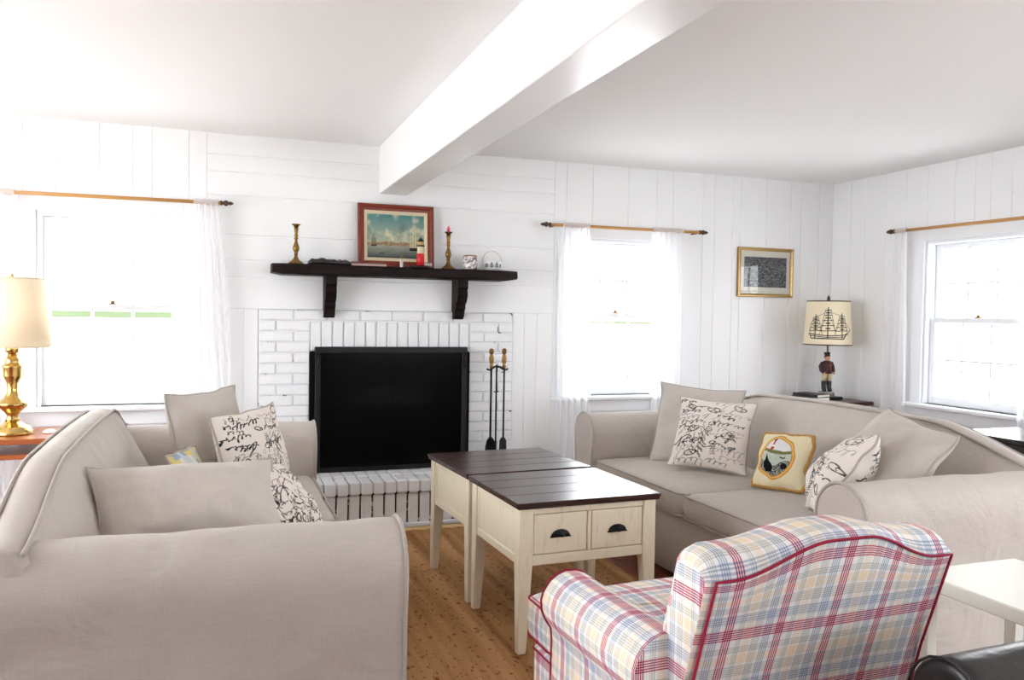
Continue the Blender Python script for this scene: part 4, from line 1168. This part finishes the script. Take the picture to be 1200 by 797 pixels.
end_table('cream end table with espresso top, nearest the brick hearth', (1.072, 3.562, 0.0125), math.radians(3.6))

# ================================================================= ARMCHAIRS
def armchair(name, label, loc, rotz, fab, pipe_m, foot_m, seed, camel=True):
    """local: y=0 front of seat cushion, y grows to the rear, x width, z up"""
    t = thing(name, label, 'armchair', loc, rotz)
    AX, AR = 0.350, 0.088
    # base
    rings = []
    base = rrect(0.79, 0.74, 0.03)
    for ins, z in ((0.015, 0.10), (0.0, 0.115), (0.0, 0.22), (0.0, 0.325), (0.015, 0.335)):
        rings.append([(p[0]*(1-2*ins/0.79), 0.05+0.37+p[1]*(1-2*ins/0.74), z) for p in base])
    bs = loft('base', rings, fab, t, closed=True, caps=True); fix_normals(bs); box_uv(bs, 0.02, 0.05)
    for zz in (0.118, 0.322):
        q = MB(); q.tube([(p[0]*1.004, 0.42+p[1]*1.004, zz) for p in base], 0.0032, 6, closed=True); q.build('piping', pipe_m, bs, True)
    # T-shaped seat cushion
    oc = [(-0.395, 0.0), (0.395, 0.0), (0.395, 0.205), (0.262, 0.205), (0.262, 0.66), (-0.262, 0.66), (-0.262, 0.205), (-0.395, 0.205)]
    def rounded(poly, r, n=4):
        out = []
        for i, p in enumerate(poly):
            a, b = Vector(poly[i-1]), Vector(poly[(i+1) % len(poly)]); p = Vector(p)
            d0, d1 = (a-p).normalized(), (b-p).normalized()
            for k in range(n+1):
                s = k/n; out.append(p+d0*r*(1-s)**2+d1*r*s**2)
        full = []
        for i, p in enumerate(out):
            q_ = out[(i+1) % len(out)]; full.append(p); m_ = int((q_-p).length/0.06)
            for j in range(1, m_): full.append(p+(q_-p)*j/m_)
        return full
    cs = rounded(oc, 0.035); cen = Vector((0, 0.30))
    def cring(s, z): return [(cen.x+(p.x-cen.x)*s, cen.y+(p.y-cen.y)*s, z) for p in cs]
    rings = [cring(0.96, 0.338), cring(0.99, 0.346), cring(1.0, 0.36), cring(1.01, 0.40), cring(1.0, 0.445), cring(0.99, 0.458), cring(0.96, 0.466), cring(0.85, 0.478), cring(0.6, 0.488), cring(0.3, 0.492), cring(0.02, 0.493)]
    cu = loft('seat_cushion', rings, fab, t, closed=True, caps=True); rough_up(cu, 0.003, 6, seed); fix_normals(cu); box_uv(cu, 0.03, 0.02)
    for zz in (0.347, 0.458):
        q = MB(); q.tube(cring(1.0, zz), 0.0030, 6, closed=True); q.build('piping', pipe_m, cu, True)
    # reclined back with a camel crest
    def crest(x): 
        u = min(1.0, abs(x)/0.33)
        return 0.772+(0.072*(1-smoothstep(0.15, 0.88, u)) if camel else 0.03*(1-u*u))
    TAN = math.tan(math.radians(18))
    def yr(z): return 0.900-(0.78-z)*TAN*(0.75 if z < 0.5 else 1.0)-(0.28*TAN*0.25 if z < 0.5 else 0)
    N = 28; rings = []
    ends = [-0.352, -0.350, -0.346, -0.340]+[-0.330+0.66*i/N for i in range(N+1)]+[0.340, 0.346, 0.350, 0.352]
    for x in ends:
        h = crest(x); sh = 0.0
        k = abs(x); e = 0.055*(1-math.sqrt(max(0.0, 1-(max(0.0, k-0.295)/0.058)**2)))
        zt = h
        pts = []
        zz = [0.13, 0.25, 0.37, 0.45, 0.52, 0.60, 0.68]
        for z in zz: pts.append((x, yr(z)-e*0.2, z))
        pts.append((x, yr(zt)-e*0.3, zt))                                            # rear top edge (piping)
        T = 0.150
        for i in range(1, 9):
            a = PI*i/8
            cy = yr(zt)-T/2-0.004; pts.append((x, cy+(T/2-e*0.6)*(abs(math.cos(a))**0.7)*(1 if math.cos(a) > 0 else -1), zt+(0.022+0.034*smoothstep(0.25, 0.85, abs(x)/0.35)-e*0.75)*math.sin(a)))
        for z in [0.70, 0.62, 0.55, 0.48, 0.40]:
            pts.append((x, min(yr(z)-T-0.012+e, yr(z)-0.06), min(z, zt-0.02)))
        rings.append(pts)
    bk = loft('back', rings, fab, t, closed=False, caps=True, u0=0.055, v0=0.02); rough_up(bk, 0.0025, 6, seed+3); fix_normals(bk)
    path = [(-0.335, yr(z)+0.003, z) for z in (0.13, 0.25, 0.37, 0.45, 0.52, 0.60, 0.68, 0.74)]
    path += [(x, yr(crest(x))+0.003, crest(x)) for x in [-0.335+0.67*i/30 for i in range(31)]]
    path += [(0.335, yr(z)+0.003, z) for z in (0.74, 0.68, 0.60, 0.52, 0.45, 0.37, 0.25, 0.13)]
    q = MB(); q.tube(path, 0.0034, 8); q.build('piping', pipe_m, bk, True)
    # rolled arms
    for s in (-1, 1):
        def ap(gr, cz):
            r_ = AR+gr; pts = [(-0.078-gr, 0.335), (-0.078-gr, 0.42)]
            for i in range(13):
                a = PI*1.08-PI*1.25*i/12; pts.append((r_*math.cos(a), cz+r_*math.sin(a)))
            pts += [(0.056+gr, cz-0.075), (0.053+gr, 0.40), (0.055+gr, 0.30), (0.057+gr, 0.20), (0.058+gr, 0.115)]
            return pts
        rings = []
        for i, (y, gr) in enumerate([(0.218, -0.030), (0.213, -0.012), (0.220, -0.002)]+[(0.245+0.50*i/12, 0.0) for i in range(13)]):
            cz = 0.512+0.010*smoothstep(0.3, 0.75, y)
            rings.append([(s*(AX+x), y, z) for x, z in ap(gr, cz)])
        am = loft('arm', rings, fab, t, closed=False, caps=True, u0=0.02, v0=0.04); rough_up(am, 0.0025, 6, seed+s); fix_normals(am)
        q = MB(); q.tube([(s*(AX+x), 0.216, z) for x, z in ap(0.0, 0.512)], 0.0030, 6); q.build('piping', pipe_m, am, True)
    for fx in (-0.34, 0.34):
        for fy in (0.10, 0.72):
            q = MB(); q.lathe([(0.016, 0.0), (0.020, 0.02), (0.030, 0.07), (0.026, 0.09), (0.030, 0.102)], 12, (fx, fy, 0)); q.build('foot', foot_m, t, True)
    return t
armchair('plaid_armchair', 'red and blue plaid rolled-arm armchair with red piping', (1.300, 2.365, 0.0125), PI+math.radians(1.5), M_plaid, M_redpipe, M_mahog, 2.0)
lc = armchair('leather_armchair', 'black leather rolled-arm chair beside the white side table', (1.15, 0.850, 0.0), -PI/2, M_leather, M_leather, M_blackw, 5.0, False)
lc.scale = (1.10, 1.10, 1.10)

# ================================================================= SIDE TABLES
t = thing('white_side_table', 'plain ivory side table between plaid armchair and sofa arm', 'table', (2.035, 1.385, 0.0))
bars('table_top', M_white_tab, t, (0.0, 0.43, 0.0, 0.565, 0.527, 0.570), c=0.004)
for x in (0.012, 0.43-0.052):
    for y in (0.012, 0.565-0.052): bars('leg', M_white_tab, t, (x, x+0.040, y, y+0.040, 0.0, 0.527), c=0.003)
t = thing('dark_desk', 'dark polished wooden desk under the right wall window', 'desk', (3.80, 2.15, 0.0))
bars('desk_top', M_blackw, t, (0.0, 0.78, 0.0, 1.25, 0.722, 0.750), c=0.004)
for x in (0.04, 0.70):
    for y in (0.05, 1.16): bars('leg', M_blackw, t, (x, x+0.045, y, y+0.045, 0.0, 0.722))
bars('apron', M_blackw, t, (0.05, 0.066, 0.095, 1.16, 0.63, 0.722)); bars('apron', M_blackw, t, (0.715, 0.731, 0.095, 1.16, 0.63, 0.722))
bars('apron', M_blackw, t, (0.085, 0.70, 0.06, 0.076, 0.63, 0.722)); bars('apron', M_blackw, t, (0.085, 0.70, 1.175, 1.191, 0.63, 0.722))
t = thing('lamp_table', 'mahogany corner table carrying the ship lamp', 'table', (4.10, 4.83, 0.0))
bars('table_top', M_mahog, t, (0.0, 0.52, 0.0, 0.48, 0.713, 0.737), c=0.005)
bars('apron', M_mahog, t, (0.04, 0.48, 0.04, 0.055, 0.62, 0.713)); bars('apron', M_mahog, t, (0.04, 0.48, 0.425, 0.44, 0.62, 0.713))
bars('apron', M_mahog, t, (0.03, 0.045, 0.055, 0.425, 0.62, 0.713)); bars('apron', M_mahog, t, (0.475, 0.49, 0.055, 0.425, 0.62, 0.713))
for x in (0.025, 0.46):
    for y in (0.025, 0.42): bars('leg', M_mahog, t, (x, x+0.035, y, y+0.035, 0.0, 0.713))
t = thing('cherry_side_table', 'cherry wood side table carrying the brass lamp', 'table', (-1.50, 4.76, 0.0))
bars('table_top', M_cherry, t, (0.0, 0.72, 0.0, 0.45, 0.642, 0.670), c=0.004)
bars('lower_shelf', M_cherry, t, (0.03, 0.70, 0.03, 0.42, 0.560, 0.585), c=0.003)
for x in (0.02, 0.66):
    for y in (0.02, 0.39): bars('leg', M_cherry, t, (x, x+0.038, y, y+0.038, 0.0, 0.642))

# seashell on the cherry table
t = thing('seashell', 'small white seashell lying on the cherry side table', 'shell', (-0.845, 4.96, 0.670))
rings = []
for i in range(9):
    a = PI*i/8
    rings.append([((0.036-0.002*(k % 2))*math.cos(a)*math.sin(PI*(k+0.3)/12.6), -0.026+0.052*k/12, 0.002+(0.022-0.002*(k % 2))*math.sin(a)*math.sin(PI*(k+0.3)/12.6)) for k in range(13)])
o = loft('ribbed_shell', rings, mat('shell_white', lin(236, 230, 222), 0.5), t); fix_normals(o)
md = o.modifiers.new('shell', 'SOLIDIFY'); md.thickness = 0.003
# books on the lamp table
for i, (dx, w_, h_, col, lab) in enumerate(((0.0, 0.17, 0.030, lin(58, 20, 20), 'dark red book lying under the black book on mahogany table'), (0.006, 0.15, 0.022, lin(30, 18, 18), 'black bound book on top of the dark red book'))):
    t = thing('book', lab, 'book', (4.205+dx, 5.03, 0.7375+i*0.0303), 0.1+0.12*i)
    cm = mat('book_cover_%s' % ('red' if i == 0 else 'black'), col, 0.5)
    q = MB(); q.box(-w_/2, w_/2, -0.11, 0.11, 0, 0.003); q.box(-w_/2, w_/2, -0.11, 0.11, h_-0.003, h_); q.box(-w_/2, -w_/2+0.003, -0.11, 0.11, 0.003, h_-0.003); q.build('cover', cm, t)
    q = MB(); q.box(-w_/2+0.0031, w_/2-0.005, -0.105, 0.105, 0.0031, h_-0.0031); q.build('pages', M_matte, t)

# ================================================================= LAMPS
t = thing('brass_table_lamp', 'polished brass baluster lamp with plain cream shade', 'lamp', (-1.020, 4.965, 0.670))
q = MB(); q.lathe([(0.096, 0), (0.098, 0.006), (0.096, 0.022), (0.088, 0.028), (0.084, 0.040), (0.070, 0.046), (0.050, 0.056), (0.036, 0.070)], 36); q.build('base', M_brass, t, True)
q = MB(); q.lathe([(0.036, 0.070), (0.030, 0.086), (0.026, 0.104), (0.034, 0.110), (0.034, 0.116), (0.046, 0.126), (0.066, 0.146), (0.072, 0.160), (0.072, 0.168), (0.062, 0.174), (0.058, 0.182), (0.040, 0.196), (0.030, 0.216), (0.026, 0.240), (0.028, 0.270), (0.036, 0.290), (0.044, 0.306), (0.046, 0.312), (0.046, 0.350), (0.050, 0.356), (0.050, 0.364), (0.038, 0.372), (0.034, 0.384), (0.036, 0.396), (0.024, 0.410), (0.020, 0.430)], 36); q.build('baluster_stem', M_brass, t, True)
q = MB(); q.lathe([(0.020, 0.430), (0.034, 0.436), (0.034, 0.470), (0.018, 0.476), (0.018, 0.53)], 24); q.build('socket', M_brass, t, True)
M_cream_shade = translucent_mat('cream_lamp_shade', lin(253, 244, 224), 0.42)
def drum(r0, r1, z0, z1, th=0.002, n=48):
    return [(r0, z0), (r1, z1), (r1-th, z1), (r0-th, z0)]
def open_lathe(prof, n):
    v, f = [], []
    for (r, z) in prof:
        for k in range(n):
            a = 2*PI*k/n; v.append((r*math.cos(a), r*math.sin(a), z))
    P = len(prof)
    for i in range(P):
        for k in range(n):
            a, b = i*n+k, i*n+(k+1) % n; j = ((i+1) % P)*n
            f.append((a, b, j+(k+1) % n, j+k))
    return v, f
v, f = open_lathe(drum(0.182, 0.146, 0.466, 0.826), 48); sh_ = add('shade', v, f, M_cream_shade, t, True); fix_normals(sh_)
for r_, z in ((0.1825, 0.467), (0.1465, 0.825)):
    q = MB(); q.tube([(r_*math.cos(2*PI*k/40), r_*math.sin(2*PI*k/40), z) for k in range(40)], 0.003, 6, closed=True); q.build('shade_trim', M_liner, sh_, True)
q = MB()
for k in range(3): q.tube([(0, 0, 0.815), (0.144*math.cos(k*2.1), 0.144*math.sin(k*2.1), 0.815)], 0.002, 6)
q.tube([(0, 0, 0.52), (0.045, 0, 0.58), (0.05, 0, 0.72), (0, 0, 0.815), (-0.05, 0, 0.72), (-0.045, 0, 0.58), (0, 0, 0.52)], 0.002, 6); q.build('harp', M_brass, t, True)
q = MB(); q.lathe([(0.004, 0.815), (0.009, 0.822), (0.011, 0.834), (0.006, 0.846), (0.002, 0.85)], 12); q.build('finial', M_brass, t, True)

t = thing('ship_table_lamp', 'soldier figurine lamp with sailing ship printed on its parchment shade', 'lamp', (4.395, 5.085, 0.7375))
q = MB(); q.box(-0.095, 0.095, -0.075, 0.075, 0.0, 0.022, 0.004); q.build('plinth', M_black, t)
q = MB(); q.lathe([(0.062, 0.022), (0.060, 0.045), (0.056, 0.056), (0.045, 0.058)], 20); q.build('stone_base', mat('grey_stone', lin(150, 146, 136), 0.7), t, True)
M_coat, M_breech, M_skin = mat('maroon_coat', lin(52, 14, 18), 0.5), mat('cream_breeches', lin(206, 186, 150), 0.6), mat('painted_skin', lin(206, 150, 120), 0.6)
fg = thing('figurine', 'painted soldier figurine in maroon coat and tall black hat', 'x'); del fg['category']; fg.parent = t; fg.location = (0, 0, 0.056)
def limb(nm, pts, rs_, m, n=12):
    q = MB(); q.tube(pts, rs_, n); return q.build(nm, m, fg, True)
for s in (-1, 1):
    limb('boot', [(s*0.026, -0.016, 0.004), (s*0.026, -0.008, 0.012), (s*0.026, 0, 0.030), (s*0.026, 0, 0.060), (s*0.025, 0, 0.082)], [0.012, 0.017, 0.016, 0.018, 0.019], M_black)
    limb('leg', [(s*0.025, 0, 0.080), (s*0.024, -0.002, 0.110), (s*0.022, 0, 0.150), (s*0.018, 0, 0.165)], [0.016, 0.018, 0.024, 0.022], M_breech)
    limb('arm', [(s*0.040, 0, 0.222), (s*0.056, 0.004, 0.195), (s*0.058, -0.004, 0.165), (s*0.046, -0.022, 0.146)], [0.015, 0.015, 0.013, 0.010], M_coat)
    limb('hand', [(s*0.046, -0.022, 0.147), (s*0.040, -0.028, 0.138)], [0.009, 0.007], M_skin)
o = limb('coat', [(0, 0, 0.140), (0, 0, 0.160), (0, 0, 0.185), (0, 0, 0.215), (0, 0, 0.232), (0, 0, 0.240)], [0.043, 0.044, 0.042, 0.047, 0.038, 0.016], M_coat, 18); o.scale = (1, 0.72, 1)
limb('waistcoat', [(0, -0.030, 0.160), (0, -0.033, 0.195), (0, -0.026, 0.232)], [0.010, 0.011, 0.009], mat('red_waistcoat', lin(110, 24, 26), 0.5))
limb('head', [(0, 0, 0.234), (0, -0.001, 0.246), (0, -0.003, 0.258), (0, -0.002, 0.272)], [0.012, 0.018, 0.020, 0.016], M_skin, 14)
limb('hat', [(0, -0.004, 0.266), (0, -0.002, 0.269), (0, 0, 0.272), (0, 0, 0.300), (0, 0, 0.304)], [0.024, 0.025, 0.020, 0.024, 0.020], M_black, 16)
q = MB(); q.tube([(0.012, 0.02, 0.056), (0.010, 0.022, 0.30), (0.006, 0.004, 0.36), (0, 0, 0.44)], 0.006, 10); q.build('lamp_rod', M_antbrass, t, True)
q = MB(); q.lathe([(0.016, 0.43), (0.018, 0.436), (0.018, 0.50), (0.01, 0.51)], 14); q.build('socket', M_antbrass, t, True)
# printed shade: a dense drum with the ship drawn into its colour attribute
NA, NH = 420, 110
def ship_cols():
    img = np.ones((NH, NA))
    R_ = 0.165; Hh = 0.33
    az0 = math.atan2(-5.085, -4.395)                     # side towards the room
    c0 = (az0 % (2*PI))/(2*PI)*NA
    def put(x, z, r):                                    # x metres along the surface (right +), z metres from shade bottom
        ci = c0+x/(2*PI*R_)*NA; cj = z/Hh*(NH-1)
        for i in range(int(ci-3), int(ci+4)):
            for j in range(max(0, int(cj-3)), min(NH, int(cj+4))):
                d_ = math.hypot((i-ci)*2*PI*R_/NA, (j-cj)*Hh/NH)
                a = max(0, min(1, (r-d_)/0.0022+0.5)); img[j, i % NA] = min(img[j, i % NA], 1-a)
    def line(x0, z0, x1, z1, r=0.0018, sag=0.0):
        x0, x1 = x0*1.22, x1*1.22; r *= 1.35
        k = max(2, int(math.hypot(x1-x0, z1-z0)/0.0016))
        for i in range(k+1):
            t_ = i/k; put(x0+(x1-x0)*t_, z0+(z1-z0)*t_-sag*math.sin(PI*t_), r)
    line(-0.115, 0.085, -0.10, 0.050, 0.003); line(-0.10, 0.050, 0.095, 0.046, 0.003); line(0.095, 0.046, 0.118, 0.088, 0.003)
    line(-0.115, 0.085, 0.118, 0.080, 0.0025, 0.012); line(-0.108, 0.070, 0.108, 0.064, 0.002, 0.008)
    line(0.112, 0.075, 0.155, 0.112, 0.0022); line(0.155, 0.112, 0.085, 0.20, 0.0012)
    for mx, mh in ((-0.075, 0.225), (0.0, 0.280), (0.085, 0.235)):
        line(mx, 0.055, mx, mh, 0.0028)
        for k in range(5):
            zz = 0.105+(mh-0.125)*k/4; hw_ = 0.042-0.0062*k
            line(mx-hw_, zz, mx+hw_, zz+0.003, 0.002)
            if k < 4:
                z2 = 0.105+(mh-0.125)*(k+1)/4; h2 = 0.042-0.0062*(k+1)
                line(mx-hw_, zz, mx-h2, z2, 0.0013, 0.004); line(mx+hw_, zz, mx+h2, z2, 0.0013, 0.004)
                line(mx-0.010, (zz+z2)/2, mx+0.012, (zz+z2)/2, 0.0032)
        line(mx, mh-0.02, mx-0.05, 0.070, 0.0010); line(mx, mh-0.02, mx+0.05, 0.070, 0.0010)
    line(-0.075, 0.215, 0.0, 0.265, 0.001, 0.012); line(0.0, 0.265, 0.085, 0.225, 0.001, 0.012); line(-0.118, 0.086, -0.118, 0.15, 0.001); line(-0.118, 0.15, -0.075, 0.215, 0.001)
    g_, k_ = np.array(lin(252, 240, 212)[:3]), np.array(lin(40, 34, 32)[:3])
    return k_+(g_-k_)*img[..., None]
v, f = [], []
for j in range(NH):
    s = j/(NH-1); r_ = 0.176-0.020*s; z = 0.418+0.330*s
    for k in range(NA):
        a = 2*PI*k/NA; v.append((r_*math.cos(a), r_*math.sin(a), z))
for j in range(NH-1):
    for k in range(NA): f.append((j*NA+k, j*NA+(k+1) % NA, (j+1)*NA+(k+1) % NA, (j+1)*NA+k))
sh2 = add('shade', v, f, M_shade, t, True); paint_attr(sh2, ship_cols().reshape(-1, 3))
for r_, z in ((0.1765, 0.418), (0.1565, 0.748)):
    q = MB(); q.tube([(r_*math.cos(2*PI*k/40), r_*math.sin(2*PI*k/40), z) for k in range(40)], 0.0042, 6, closed=True); q.build('shade_trim', M_finial, sh2, True)
q = MB()
for k in range(3): q.tube([(0, 0, 0.745), (0.155*math.cos(k*2.1), 0.155*math.sin(k*2.1), 0.745)], 0.002, 6)
q.tube([(0, 0, 0.50), (0.04, 0, 0.56), (0.045, 0, 0.66), (0, 0, 0.745), (-0.045, 0, 0.66), (-0.04, 0, 0.56), (0, 0, 0.50)], 0.002, 6); q.build('harp', M_antbrass, t, True)
q = MB(); q.lathe([(0.004, 0.745), (0.010, 0.754), (0.013, 0.768), (0.008, 0.784), (0.002, 0.794)], 12); q.build('finial', M_finial, t, True)
